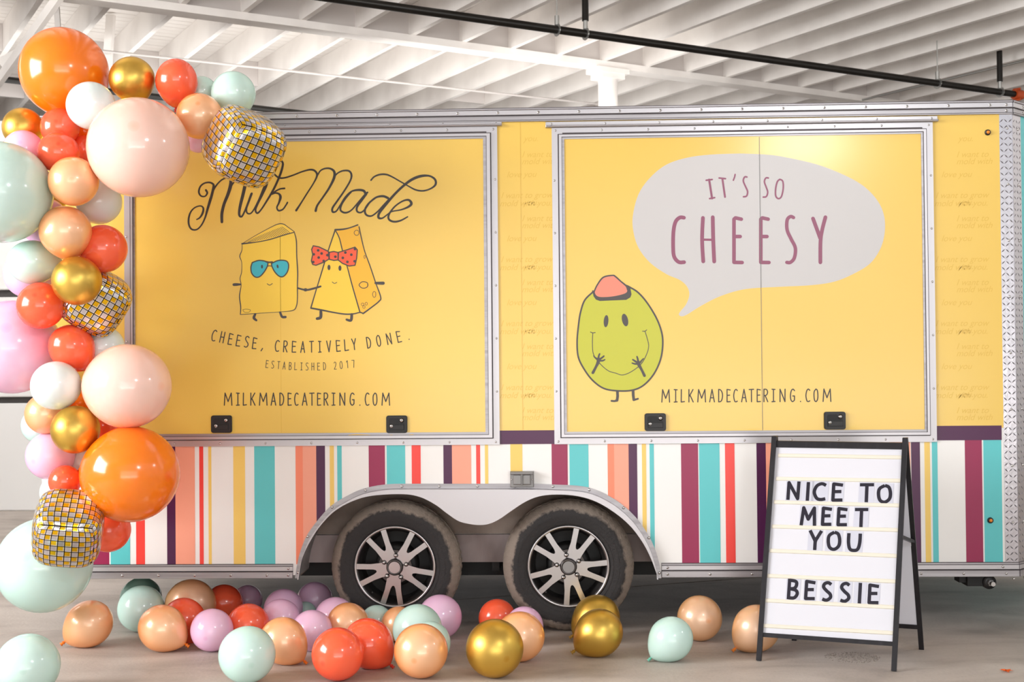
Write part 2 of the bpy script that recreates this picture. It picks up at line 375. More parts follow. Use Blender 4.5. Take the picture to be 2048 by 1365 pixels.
def crop(x0, y0, s, out):                    # drawing units of an enlarged detail of the side wall -> world
    def place(X, Y, lift=0):
        p = on_y(x0+X/s, y0+Y/s, Y0-out); return (p.x, Y0-out-lift, p.z)
    return place

# condensed hand lettering in a unit box; 's' = smooth stroke, 'l' = straight segments
G = {
 'C': [('s', [(.95, .9), (.62, 1), (.25, .88), (.06, .6), (.06, .36), (.28, .06), (.62, 0), (.95, .06)])],
 'H': [('l', [(.06, 0), (.1, 1)]), ('l', [(.92, 0), (.9, 1)]), ('l', [(.08, .5), (.9, .52)])],
 'E': [('l', [(.92, .95), (.06, 1), (.06, 0), (.95, .02)]), ('l', [(.06, .52), (.78, .54)])],
 'S': [('s', [(.92, .9), (.6, 1), (.22, .93), (.12, .74), (.45, .54), (.85, .36), (.9, .16), (.5, 0), (.05, .06)])],
 'R': [('l', [(.08, 0), (.08, 1)]), ('s', [(.08, 1), (.65, .98), (.9, .78), (.68, .55), (.1, .48)]), ('l', [(.35, .5), (.95, 0)])],
 'A': [('l', [(.02, 0), (.5, 1), (.98, 0)]), ('l', [(.2, .33), (.82, .33)])],
 'T': [('l', [(.02, .98), (.98, 1)]), ('l', [(.5, 1), (.52, 0)])],
 'I': [('l', [(.05, 1), (.95, .98)]), ('l', [(.5, 1), (.5, 0)]), ('l', [(.05, 0), (.95, .02)])],
 'i': [('l', [(.5, 1), (.5, 0)])],
 'V': [('l', [(.02, 1), (.5, 0), (.98, 1)])],
 'L': [('l', [(.1, 1), (.06, 0), (.95, .04)])],
 'Y': [('l', [(.02, 1), (.5, .45)]), ('l', [(.98, 1), (.5, .45), (.5, 0)])],
 'D': [('l', [(.06, 0), (.06, 1)]), ('s', [(.06, 1), (.5, .95), (.88, .7), (.9, .35), (.6, .06), (.06, 0)])],
 'O': [('s', [(.5, 1), (.12, .8), (.06, .45), (.2, .1), (.55, 0), (.88, .2), (.94, .55), (.8, .9), (.5, 1)])],
 'N': [('l', [(.06, 0), (.06, 1), (.92, 0), (.94, 1)])],
 'M': [('l', [(.02, 0), (.12, 1), (.5, .3), (.9, 1), (.98, 0)])],
 'K': [('l', [(.08, 0), (.08, 1)]), ('l', [(.9, 1), (.1, .42)]), ('l', [(.3, .55), (.95, 0)])],
 'G': [('s', [(.92, .88), (.6, 1), (.25, .88), (.06, .55), (.12, .18), (.5, 0), (.9, .12)]), ('l', [(.9, .12), (.92, .45), (.55, .45)])],
 'B': [('l', [(.08, 0), (.08, 1)]), ('s', [(.08, 1), (.7, .95), (.8, .75), (.6, .56), (.1, .52)]), ('s', [(.1, .52), (.75, .45), (.92, .25), (.65, .02), (.08, 0)])],
 'U': [('s', [(.06, 1), (.07, .45), (.2, .08), (.5, 0), (.8, .08), (.93, .45), (.94, 1)])],
 '2': [('s', [(.1, .85), (.5, 1), (.88, .8), (.6, .4), (.08, .02)]), ('l', [(.08, .02), (.95, .02)])],
 '0': [('s', [(.5, 1), (.12, .8), (.06, .45), (.2, .1), (.55, 0), (.88, .2), (.94, .55), (.8, .9), (.5, 1)])],
 '1': [('l', [(.15, .8), (.55, 1), (.55, 0)])],
 '7': [('l', [(.05, 1), (.95, .98), (.6, 0)])],
 '.': [('l', [(.5, 0), (.52, .02)])], ',': [('l', [(.6, .12), (.3, -.12)])], "'": [('l', [(.6, 1), (.4, .75)])],
}
def glyph(mb, ch, cx, cy, w, h, th, m, place, rot=0, cap=True):
    c, s = math.cos(rot), math.sin(rot)
    for kind, P in G[ch]:
        Q = []
        for x, y in P:
            a, b = (x-.5)*w, (.5-y)*h; Q.append((cx+a*c-b*s, cy+a*s+b*c))
        if not cap and kind == 'l':
            (ax_, ay_), (bx_, by_) = Q[0], Q[1]; l = math.hypot(bx_-ax_, by_-ay_); Q[0] = (ax_-(bx_-ax_)/l*th*.45, ay_-(by_-ay_)/l*th*.45)
            (ax_, ay_), (bx_, by_) = Q[-1], Q[-2]; l = math.hypot(bx_-ax_, by_-ay_); Q[-1] = (ax_-(bx_-ax_)/l*th*.45, ay_-(by_-ay_)/l*th*.45)
        ribbon(mb, Q, th, m, place, smooth=(kind == 's'), cap=cap)
        if not cap and kind == 'l':
            for x, y in Q[1:-1]: disc(mb, x, y, th/2, th/2, m, place, 10)

# ============================================================ SETTING
# floor: two cast slabs with a joint between them
A = on_z(0, 1268); B = on_z(229, 1251); jd = (B-A).normalized(); jn = Vector((-jd.y, jd.x, 0))
base = MB(); base.box(-30, 30, -12, 40, -.30, -.10, M['gap']); fl = tag(base.build('floor'), kind='structure')
for s_, far in ((1, 30), (-1, 20)):
    o0 = A+jn*s_*.004; mb = MB(); p = [o0-jd*28, o0+jd*36, o0+jd*36+jn*s_*far, o0-jd*28+jn*s_*far]
    ed = [o0-jd*28+jn*s_*.006, o0+jd*36+jn*s_*.006]
    v = [(a.x, a.y, -.10) for a in p]+[(p[0].x, p[0].y, -.005), (p[1].x, p[1].y, -.005), (ed[1].x, ed[1].y, 0), (ed[0].x, ed[0].y, 0), (p[2].x, p[2].y, 0), (p[3].x, p[3].y, 0)]
    mb.add(v, [(0, 1, 2, 3), (0, 1, 5, 4), (4, 5, 6, 7), (7, 6, 8, 9), (1, 2, 8, 6, 5), (2, 3, 9, 8), (3, 0, 4, 7, 9)], M['floor']); mb.build('slab', fl)

# ceiling ---------------------------------------------------------------
ZB = CAMH+3.37
a0 = on_z(143, 0, ZB); a1 = on_z(1600, 190, ZB)
e1 = (a1-a0).normalized(); e2 = Vector((-e1.y, e1.x, 0))      # e1 along the beam, e2 away from the camera
if e2.y < 0: e2 = -e2
CX = Matrix(((e1.x, e2.x, 0, a0.x), (e1.y, e2.y, 0, a0.y), (0, 0, 1, 0), (0, 0, 0, 1)))
def along(px, py):
    p = on_z(px, py, ZB)-a0; return p.dot(e1)
s0 = along(819, 88)
ZJ = ZB+.075; ZD = ZJ+.31
NEAR, FAR = -13.5, 16.0
LO, HI = -12.0, 21.0
cb = MB(); cb.box(LO, HI, NEAR, FAR, ZD+.03, ZD+.2, M['paint2'], CX); ceil = tag(cb.build('ceiling'), kind='structure')
mb = MB(); mb.box(LO, HI, -.10, .10, ZB, ZJ, M['paint'], CX); mb.box(LO, HI, -.04, .04, ZJ, ZD, M['block'], CX); mb.build('beam', ceil)
for yy in (8.0,):
    mb = MB(); mb.box(LO, HI, yy-.10, yy+.10, ZB, ZJ, M['paint'], CX); mb.build('beam', ceil)
jm = MB(); jm.box(-.028, .028, NEAR, FAR, ZJ, ZD, M['paint'])
jo = jm.build('joist', ceil); k0 = math.floor((LO-s0)/.61)+1; ns = int((HI-LO)/.61)-1
jo.matrix_world = CX @ Matrix.Translation((s0+k0*.61, 0, 0)); js = []
for k in range(1, ns):
    c = jo.copy(); COL.objects.link(c); c.matrix_world = CX @ Matrix.Translation((s0+(k0+k)*.61, 0, 0))
dm = MB(); dm.box(LO, HI, 0, .142, ZD, ZD+.025, M['paint2']); do = dm.build('deck_board', ceil); do.matrix_world = CX @ Matrix.Translation((0, NEAR, 0))
for k in range(1, int((FAR-NEAR)/.15)):
    c = do.copy(); COL.objects.link(c); c.matrix_world = CX @ Matrix.Translation((0, NEAR+.15*k, random.uniform(0, .004)))
bm_ = MB(); bm_.box(.03, .58, -.02, .02, ZJ+.01, ZD, M['block']); bo = None
for row in (2.9, 5.4):
    for k in range(0, ns-1):
        if random.random() < .45: continue
        if bo is None: c = bo = bm_.build('blocking', ceil)
        else: c = bo.copy(); COL.objects.link(c)
        c.matrix_world = CX @ Matrix.Translation((s0+(k0+k)*.61, row+random.uniform(-.3, .3), 0))
# diagonal braces at the left end
def brace(p, q, name='brace', w=.05, h=.14):
    mb = MB(); mb.bar(p, q, w, h, M['paint']); return mb.build(name, ceil)
brace(at_d(-40, 215, 12.6), at_d(128, -20, 11.4), h=.10); brace(at_d(118, 92, 12.4), at_d(112, -10, 12.2), h=.07)
brace(at_d(0, 128, 12.8), at_d(70, 88, 12.9), h=.10)
brace(at_d(150, 90, 12.6), at_d(60, 190, 12.9), h=.16); brace(at_d(222, 30, 13.4), at_d(214, 140, 13.4), h=.09)

# column under the beam
sc_ = along(1215, 140); cpos = a0+e1*sc_
mb = MB(); mb.tube((cpos.x, cpos.y, 0), (cpos.x, cpos.y, ZB-.12), .115, M['paint'], 32, False)
col = tag(mb.build('column'), 'round white-painted column with a flat cap, rising behind the trailer roof', 'column')
mb = MB(); mb.box(sc_-.22, sc_+.22, -.13, .13, ZB-.055, ZB, M['paint'], CX); mb.box(sc_-.16, sc_+.16, -.12, .12, ZB-.12, ZB-.055, M['paint'], CX); mb.build('cap', col)

# pipes
def pipe(name, px0, px1, hz, r, m, label, cat, seg=16):
    p, q = on_z(*px0, hz), on_z(*px1, hz); d = (q-p); mb = MB(); mb.tube(p-d*.25, q+d*.08, r, m, seg)
    o = mb.build(name); return tag(o, label, cat), p, q
HP = CAMH+3.02
sp_, p0, p1 = pipe('sprinkler_pipe', (690, 0), (2040, 190), HP, .037, M['black'], 'long black sprinkler pipe hung across the upper right of the white ceiling', 'pipe')
def on_pipe(px):
    lo, hi = -.3, 1.2
    for _ in range(40):
        t = (lo+hi)/2; w = p0.lerp(p1, t)-CP; X = 1024+F_PX*w.dot(Rr)/w.dot(Fw)
        if X < px: lo = t
        else: hi = t
    return p0.lerp(p1, t)
pd = (p1-p0).normalized()
for px, thick in ((1114, 0), (1171, 1), (1875, 0), (2000, 1)):
    c = on_pipe(px); mb = MB(); top = Vector((c.x, c.y, ZJ+.05))
    for k in range(14):
        a = 2*PI*k/14; b = 2*PI*(k+1)/14; sd = Vector((-pd.y, pd.x, 0))
        mb.bar(c+sd*.046*math.cos(a)+Vector((0, 0, .046*math.sin(a))), c+sd*.046*math.cos(b)+Vector((0, 0, .046*math.sin(b))), .03, .006, M['galv'], up=(pd.x, pd.y, pd.z+.001))
    mb.tube(c+Vector((0, 0, .045)), c+Vector((0, 0, .13)), .022, M['galv'], 8)
    mb.tube(c+Vector((0, 0, .12)), top, .032 if thick else .006, M['black'] if thick else M['galv'], 10)
    tag(mb.build('pipe_hanger', sp_), label='hanger with a thick black drop pipe' if thick else 'thin galvanised rod hanger')
c = on_pipe(2034); mb = MB(); mb.tube(c-pd*.05, c+pd*.07, .058, M['orangepaint'], 16)
for sgn in (-1, 1):
    mb.tube(c+Vector((0, 0, .062*sgn))-Vector((.03, -.03, 0)), c+Vector((0, 0, .062*sgn))+Vector((.03, -.03, 0)), .014, M['orangepaint'], 8)
tag(mb.build('coupling', sp_), label='orange grooved coupling')
pipe('drain_pipe', (0, 158), (600, 226), CAMH+3.0, .035, M['black'], 'black pipe crossing low behind the left end of the balloon garland', 'pipe')
pipe('conduit', (375, 120), (1175, 206), CAMH+3.30, .014, M['block'], 'thin white conduit slung under the joists left of the column', 'pipe', 8)
mb = MB(); mb.tube(on_z(1650, 218, ZJ-.06), on_z(2120, 104, ZJ-.06), .014, M['galv'], 8)
tag(mb.build('conduit'), 'thin pale conduit running diagonally at the upper right, near the orange coupling', 'pipe')

# partition wall at the left, behind the trailer
WY = 11.8; wx0, wx1 = -13.0, on_y(300, 700, WY).x
wb = MB(); wb.box(wx0, wx1, WY+.06, WY+.2, 0, 3.75, M['gap']); wall = tag(wb.build('wall_back'), kind='structure')
zc = [0.0, 1.03, 1.09, 2.05, 2.12, 3.50, 3.53, 3.75]
for i in range(0, 8, 2):
    mb = MB(); mb.cbox(wx0, wx1, WY, WY+.07, zc[i], zc[i+1], M['wall'], .01); mb.build('panel', wall)
# left wall with its big window, door wall behind the camera, far and right walls
LX = -6.7; wy0, wy1, wz0, wz1 = .1, 4.5, 1.55, 4.45
mb = MB()
for y0_, y1_, z0_, z1_ in ((-8.4, wy0, 0, 5.1), (wy1, 9.0, 0, 5.1), (wy0, wy1, 0, wz0), (wy0, wy1, wz1, 5.1)): mb.box(LX-.15, LX, y0_, y1_, z0_, z1_, M['wall'])
tag(mb.build('wall_left'), kind='structure')
mb = MB(); mb.ring(wy0, wy1, wz0, wz1, .07, -.06, .06, M['wall'], Matrix.Translation((LX-.08, 0, 0)) @ Matrix.Rotation(PI/2, 4, 'Z'))
for k in range(1, 4): mb.box(LX-.11, LX-.05, wy0+k*1.1-.025, wy0+k*1.1+.025, wz0, wz1, M['wall'])
for k in range(1, 3): mb.box(LX-.11, LX-.05, wy0, wy1, wz0+k*.967-.02, wz0+k*.967+.02, M['wall'])
tag(mb.build('window_1'), kind='structure')
mb = MB(); mb.box(-6.7, -3.2, -8.2, -8.0, 0, 5.1, M['wall']); mb.box(7.2, 12.2, -8.2, -8.0, 0, 5.1, M['wall']); mb.box(-3.2, 7.2, -8.2, -8.0, 4.7, 5.1, M['wall'])
tag(mb.build('wall_front'), kind='structure')
mb = MB(); mb.box(12.2, 12.4, -8.2, 26, 0, 5.1, M['wall']); tag(mb.build('wall_right'), kind='structure')

# ============================================================ TRAILER
XL, XR = TX(84, 1000), TX(2029, 600)
ZTOP, ZBOT = TZ(216.5, 1000), TZ(1155, 1100)
ZARCH = TZ(1142, 1100)
trailer = tag(empty('food_trailer'), 'long yellow food trailer with coloured stripes, two serving hatches and two wheels', 'trailer')
trailer.location = ((XL+XR)/2, Y0+1.0, 0)
def tb(mb, name, parent=None, **k):
    o = mb.build(name)
    if parent is None: o.parent = trailer; o.matrix_parent_inverse = Matrix.Translation(-Vector(trailer.location))
    else: o.parent = parent
    if k: tag(o, **k)
    return o
# fender outline, enlarged-detail units
WC = (560, 930, 2.626)
def wpt(X, Y): return TP(WC[0]+X/WC[2], WC[1]+Y/WC[2])
outer = smooth_line([(80, 596), (88, 540), (105, 465), (140, 375), (200, 290), (270, 215), (350, 165), (440, 125), (560, 103), (700, 100), (1000, 100), (1300, 100), (1440, 104), (1560, 110), (1640, 125), (1730, 165), (1810, 220), (1880, 290), (1940, 380), (1975, 460), (1998, 545), (2002, 596)], 5)
mid = [(80+(x-80)*.978+22 if True else x, y) for x, y in outer]
def inset(P, d):
    out = []; n = len(P)
    for i in range(n):
        a = P[max(i-1, 0)]; b = P[min(i+1, n-1)]; dx, dy = b[0]-a[0], b[1]-a[1]; l = math.hypot(dx, dy)
        out.append((P[i][0]-dy/l*d, P[i][1]+dx/l*d))
    return out
mid = inset(outer, 24); mid[0] = (mid[0][0], 596); mid[-1] = (mid[-1][0], 596)
inner = smooth_line([(100, 596), (112, 540), (132, 470), (168, 395), (225, 310), (300, 235), (400, 182), (500, 157), (650, 150), (740, 165), (820, 205), (880, 250), (940, 290), (1000, 306), (1060, 311), (1110, 302), (1160, 277), (1220, 235), (1290, 190), (1360, 162), (1450, 152), (1560, 160), (1660, 190), (1760, 250), (1840, 320), (1900, 400), (1942, 480), (1972, 560), (1984, 596)], 5)
arch = [wpt(*p) for p in inset(outer, 10)]                 # cut in the side wall
def arch_z(x):
    for (a, za), (b, zb) in zip(arch, arch[1:]):
        if a <= x <= b: return za+(zb-za)*(x-a)/(b-a+1e-9)
    return None
ax0, ax1 = arch[0][0], arch[-1][0]
zb_ = TZ(1150)
side = [(XL, ZTOP-.01), (XL, zb_), (ax0, zb_)]+arch[1:-1]+[(ax1, zb_), (XR, zb_), (XR, ZTOP-.01)]
mb = MB(); mb.poly(side, Y0, Y0+.30, M['white_wrap'])
mb.box(XL, XR, Y0+.301, Y0+2.1, ZARCH, ZTOP-.01, M['white_wrap'])
tb(mb, 'body')
# nose: 45 degrees back from the right front corner
NX = Matrix.Translation((XR, Y0, 0)) @ Matrix.Rotation(PI/4, 4, 'Z')
mb = MB(); pts = [(XR+.001, Y0), (XR+.85, Y0+.85), (XR+.85, Y0+1.25), (XR+.001, Y0+2.1)]
v = [(a, b, zb_) for a, b in pts]+[(a, b, ZTOP-.01) for a, b in pts]
mb.add(v, [(3, 2, 1, 0), (4, 5, 6, 7)]+[(i, (i+1) % 4, (i+1) % 4+4, i+4) for i in range(4)], M['teal']); tb(mb, 'nose', label='angled teal front end')
# yellow wrap, seam and faint handwriting
zy0, zy1 = TZ(862), TZ(243)
mb = MB(); mb.box(XL, XR-.02, Y0-.0015, Y0, zy0, zy1, M['yellow']); yw = tb(mb, 'yellow_wrap')
def text_mesh(name, s, x, z, size, m, y, parent, shear=.35):
    cu = bpy.data.curves.new(name, 'FONT'); cu.body = s; cu.size = size; cu.shear = shear
    t = bpy.data.objects.new(name, cu); COL.objects.link(t)
    bpy.context.view_layer.update()
    me = bpy.data.meshes.new_from_object(t.evaluated_get(bpy.context.evaluated_depsgraph_get()))
    COL.objects.unlink(t); bpy.data.objects.remove(t)
    for v_ in me.vertices: v_.co = (v_.co.x+x, y, v_.co.y+z)
    me.materials.clear(); me.materials.append(m); return me
tm = []
for x0p in (1003, 1872):
    for k in range(5):
        yb = 315+k*128
        for dx, dy, s in ((40, 0, 'I want to'), (40, 14, 'mold with'), (-2, 82, 'I want to grow'), (-4, 98, 'mold with you.'), (44, -32, 'you.'), (10, 40, 'love you')):
            if yb+dy > 850: continue
            x, z = TP(x0p+dx, yb+dy); tm.append(text_mesh('t', s, x, z, .044, M['yellowdim'], Y0-.0018, yw))
bm = bmesh.new()
lim = [(TX(1000), TX(1106)), (TX(1866), TX(2001))]
for me in tm: bm.from_mesh(me); bpy.data.meshes.remove(me)
me = bpy.data.meshes.new('handwriting'); bm.to_mesh(me); bm.free(); me.materials.append(M['yellowdim'])
o = bpy.data.objects.new('handwriting', me); COL.objects.link(o); o.parent = yw; o['kind'] = 'stuff'
def seam(px, y0p, y1p, out, parent, m=None, w=1.0):
    mb = MB(); (x, _) = TP(px, (y0p+y1p)/2); mb.box(x-w/2/PM, x+w/2/PM, Y0-out-.0004, Y0-out, TZ(y1p, px), TZ(y0p, px), m or M['yellowdim']); return tb(mb, 'seam', parent)
seam(1043, 244, 860, .0021, yw)
# purple band
zp0, zp1 = TZ(888.5), TZ(861)
mb = MB(); mb.box(TX(990, 870), TX(1115, 870), Y0-.002, Y0, zp0, zp1, M['purple']); tb(mb, 'purple_band')
mb = MB(); mb.box(TX(1860, 865), TX(2003, 865), Y0-.002, Y0, TZ(881, 1930), TZ(852, 1930), M['purple']); tb(mb, 'purple_band')
mb = MB(); mb.box(XL, TX(260, 870), Y0-.002, Y0, zp0, zp1, M['purple']); tb(mb, 'purple_band')
# stripes
ST = [(186, 218, 'maroon'), (221, 260, 'teal'), (272, 289.5, 'red'), (334, 351, 'purple'), (351, 390, 'coral'), (399, 407, 'red'), (417, 423, 'syellow'), (467, 490.5, 'syellow'),
      (509, 550, 'teal'), (591.6, 606, 'coral2'), (606, 633, 'coral'), (633, 650.6, 'purple'), (660, 668.5, 'syellow'), (675, 684, 'teal'), (738, 770.5, 'maroon'), (774, 811, 'teal'),
      (824, 842, 'red'), (887.5, 904.6, 'purple'), (904.6, 943, 'coral'), (953, 961, 'red'), (970.5, 977, 'syellow'), (1021.5, 1045.5, 'syellow'), (1104, 1136, 'maroon'), (1139.6, 1177.7, 'teal'),
      (1216, 1229, 'coral2'), (1229, 1258, 'coral'), (1258, 1275, 'purple'), (1284.7, 1293, 'syellow'), (1300, 1308.7, 'teal'), (1363, 1397, 'maroon'), (1399, 1440, 'teal'), (1451, 1470, 'red'),
      (1514, 1532.6, 'purple'), (1532.6, 1573, 'coral'), (1580.5, 1589, 'red'), (1599.5, 1605, 'syellow'), (1651, 1674, 'syellow'), (1693, 1736, 'teal'), (1779.5, 1822, 'coral'), (1823.5, 1841, 'purple'),
      (1850, 1861, 'syellow'), (1865, 1876, 'teal'), (1931, 1965, 'maroon'), (1968, 2004, 'teal')]
zs1 = TZ(886); zs0 = TZ(1128)
for a, b, c in ST:
    xa, xb = TX(a, 1000), TX(b, 1000); top = zs1 if a < 1860 else TZ(881, 1930); pts = [(xa, top), (xb, top)]
    bot = []
    for k in range(5):
        x = xa+(xb-xa)*k/4; z = zs0
        if ax0 < x < ax1: z = max(z, arch_z(x)-.004 if arch_z(x) else z)
        bot.append((x, z))
    mb = MB(); mb.poly([(xa, top)]+bot+[(xb, top)], Y0-.001, Y0, M[c]); tb(mb, 'stripe')

# rails
def rail(name, x0, x1, bands, screws, X=None, par=None):
    mb = MB()
    for (pa, pb, out, mk, px) in bands: mb.cbox(x0, x1, Y0-out if X is None else -out, Y0 if X is None else 0, TZ(pb, px), TZ(pa, px), M[mk], .0015, X)
    for (pa, pb, out, mk, px) in bands:
        if mk != 'aludark': mb.box(x0, x1, (Y0 if X is None else 0)-out+.0005, Y0 if X is None else 0, TZ(pa, px)-.0005, TZ(pa, px)+.0022, M['aludark'], X)
    o = tb(mb, name)
    if screws:
        mb = MB()
        for sx, py, px, out in screws:
            c = Vector((sx, (Y0 if X is None else 0)-out, TZ(py, px)))
            mb.dome(X @ c if X else c, .0075, .004, M['screw'], 8, (0, -1, 0)); mb.dome((X @ c if X else c)+Vector((0, -.0035, 0)), .0025, .0012, M['aludark'], 6)
        s = mb.build('screws', o); s['kind'] = 'stuff'
    return o
TB_ = [(216.5, 220, .016, 'alu', 1100), (220, 229.6, .011, 'alu2', 1100), (229.6, 232.2, .004, 'aludark', 1100), (232.2, 240.6, .011, 'alu', 1100), (240.6, 243.3, .014, 'alu', 1100)]
xs = XL+.1; scr = []
while xs < XR-.05: scr.append((xs, 225, 1100, .011)); xs += .208
scr += [(XR-.03, 225, 1100, .011), (XR-.03, 236.5, 1100, .011)]
rail('top_rail', XL, XR, TB_, scr)
rail('nose_top_rail', 0, 1.2, TB_, [(.1, 225, 1100, .011), (.1, 237, 1100, .011)], NX)
mb = MB(); mb.box(XL+.01, XR, Y0+.002, Y0+2.1, ZTOP-.01, ZTOP, M['alu']); tb(mb, 'roof')
def bands_b(px): return [(1128, 1132, .008, 'alu', px), (1132, 1141, .011, 'alu2', px), (1141, 1143, .005, 'aludark', px), (1143, 1155.5, .014, 'alu', px)]
xa = TX(591, 1145); scr = []; xs = XL+.05
while xs < xa-.1: scr.append((xs, 1149, 1100, .014)); xs += .188
scr += [(xa-.035, 1149, 1100, .014), (xa-.035, 1136, 1100, .011)]
rail('bottom_rail', XL, xa-.012, bands_b(1100), scr)
xb = TX(1323, 1145); scr = [(xb+.03, 1149, 1100, .014), (xb+.03, 1136, 1100, .011)]; xs = xb+.245
while xs < XR-.05: scr.append((xs, 1149, 1100, .014)); xs += .212
scr.append((XR-.08, 1136, 1100, .011))
rail('bottom_rail', xb, XR, bands_b(1100), scr)
rail('nose_bottom_rail', 0, 1.2, bands_b(1100), [(.12, 1149, 1100, .014)], NX)

# diamond-plate corner
def tread_plate(name, w, X):
    z0, z1 = TZ(1128), TZ(243.3); mb = MB(); mb.box(0, w, -.003, 0, z0, z1, M['tread'], X); o = tb(mb, name)
    mb = MB(); rows = int((z1-z0)/.030)
    for r in range(rows):
        for c in range(3):
            s = 1 if (r+c) % 2 else -1; cx = w*(c+.5)/3; cz = z0+.015+r*.030
            T = X @ Matrix.Translation((cx, -.003, cz)) @ Matrix.Rotation(s*.75, 4, 'Y')
            mb.add([(-.0135, 0, 0), (0, 0, -.0032), (.0135, 0, 0), (0, 0, .0032), (0, -.0024, 0)], [(0, 1, 4), (1, 2, 4), (2, 3, 4), (3, 0, 4)], M['treadshade'], False, T)
    s = mb.build('treads', o); s['kind'] = 'stuff'
    mb = MB()
    for k in range(9): mb.dome(X @ Vector((w*.62, -.004, z1-.07-k*.285)), .007, .004, M['screw'], 8)
    s = mb.build('screws', o); s['kind'] = 'stuff'
wq = XR-TX(2003, 600)
tread_plate('corner_guard', wq, Matrix.Translation((XR-wq, Y0, 0))); tread_plate('corner_guard', .09, NX)

# marker lights
for px, py in ((1975, 265.3), (1980.3, 1041.3)):
    x, z = TP(px, py); mb = MB(); mb.lathe([(0, -.012), (.010, -.012), (.0145, -.008), (.0155, 0)], M['plastic'], 20, (x, Y0, z)); o = tb(mb, 'marker_light')
    mb = MB(); mb.dome((x, Y0-.011, z), .009, .006, M['amber'], 12); mb.build('lens', o)

# ---- hatches
def hatch(x0, x1, y0, y1, fx0, fx1, fy0, fy1, dx0, dx1, dy0, dy1):
    """panel, flange and drip rail in photograph pixels"""
    ym = (y0+y1)/2; xm = (x0+x1)/2
    X0, X1, Z1, Z0 = TX(x0, ym), TX(x1, ym), TZ(y0, xm), TZ(y1, xm)
    mb = MB(); mb.box(X0-.01, X1+.01, Y0-.012, Y0-.002, Z0-.01, Z1+.01, M['yellow']); h = tb(mb, 'serving_hatch')
    FX0, FX1, FZ1, FZ0 = TX(fx0, ym), TX(fx1, ym), TZ(fy0, xm), TZ(fy1, xm)
    fw = 12/PM
    mb = MB(); mb.ring(FX0, FX1, FZ0, FZ1, fw, Y0-.010, Y0, M['alu2'])
    mb.ring(FX0+fw, FX1-fw, FZ0+fw, FZ1-fw, 1.6/PM, Y0-.004, Y0, M['aludark']); mb.build('outer_frame', h)
    g = fw+1.6/PM
    mb = MB(); w = max(min(X0-FX0-g, FX1-g-X1, FZ1-g-Z1, Z0-FZ0-g), .01)
    ix0, ix1, iz0, iz1 = FX0+g, FX1-g, FZ0+g, FZ1-g
    # door frame of two steps: four bars mitred to the panel edge
    def frame4(ox0, ox1, oz0, oz1, jx0, jx1, jz0, jz1, yf, m):
        o_ = [(ox0, oz0), (ox1, oz0), (ox1, oz1), (ox0, oz1)]; i_ = [(jx0, jz0), (jx1, jz0), (jx1, jz1), (jx0, jz1)]
        v = [(a, yf, b) for a, b in o_+i_]+[(a, Y0, b) for a, b in o_+i_]; f = []
        for k in range(4):
            j = (k+1) % 4; f += [(k, j, j+4, k+4), (k, k+8, j+8, j), (k+4, j+4, j+12, k+12)]
        mb.add(v, f, m)
    t = .52
    mx0, mx1, mz0, mz1 = ix0+(X0-ix0)*t, ix1+(X1-ix1)*t, iz0+(Z0-iz0)*t, iz1+(Z1-iz1)*t
    frame4(ix0, ix1, iz0, iz1, mx0, mx1, mz0, mz1, Y0-.022, M['alu2']); frame4(mx0, mx1, mz0, mz1, X0, X1, Z0, Z1, Y0-.0165, M['alu'])
    mb.ring(ix0-.001, ix1+.001, iz0-.001, iz1+.001, .0028, Y0-.0226, Y0-.018, M['aludark']); mb.ring(mx0, mx1, mz0, mz1, .0022, Y0-.0222, Y0-.0160, M['aludark'])
    mb.build('door_frame', h)
    mb = MB(); mb.tube((ix0+.02, Y0-.016, iz1+.004), (ix1-.02, Y0-.016, iz1+.004), .005, M['aludark'], 10); mb.build('hinge', h)
    mb = MB(); n = int((FX1-FX0)/.24)
    for k in range(n+1):
        x = FX0+.02+(FX1-FX0-.04)*k/n
        for z in (FZ0+.014, FZ1-.014): mb.dome((x, Y0-.010, z), .006, .0035, M['screw'], 8)
    n = int((FZ1-FZ0)/.27)
    for k in range(1, n):
        z = FZ0+(FZ1-FZ0)*k/n
        for x in (FX0+.012, FX1-.012): mb.dome((x, Y0-.010, z), .006, .0035, M['screw'], 8)
    s = mb.build('screws', h); s['kind'] = 'stuff'
    DX0, DX1, DZ1, DZ0 = TX(dx0, dy0), TX(dx1, dy0), TZ(dy0, xm), TZ(dy1, xm)
    mb = MB(); mb.cbox(DX0, DX1, Y0-.010, Y0, DZ0+.012, DZ1, M['alu2'], .0015)
    mb.cbox(DX0, DX1, Y0-.030, Y0, DZ0, DZ0+.011, M['alu'], .004)
    n = int((DX1-DX0)/.25)
    for k in range(n+1): mb.dome((DX0+.03+(DX1-DX0-.06)*k/n, Y0-.010, DZ1-.012), .006, .0035, M['screw'], 8)
    mb.build('drip_rail', h)
    return h
hl = hatch(272, 968.8, 283.5, 866.5, 250, 997, 259.5, 892, 246, 1003.7, 245.5, 259)
hr = hatch(1131, 1844, 274, 861.5, 1106, 1868.5, 251, 886.5, 1091, 1874, 238.5, 250.5)
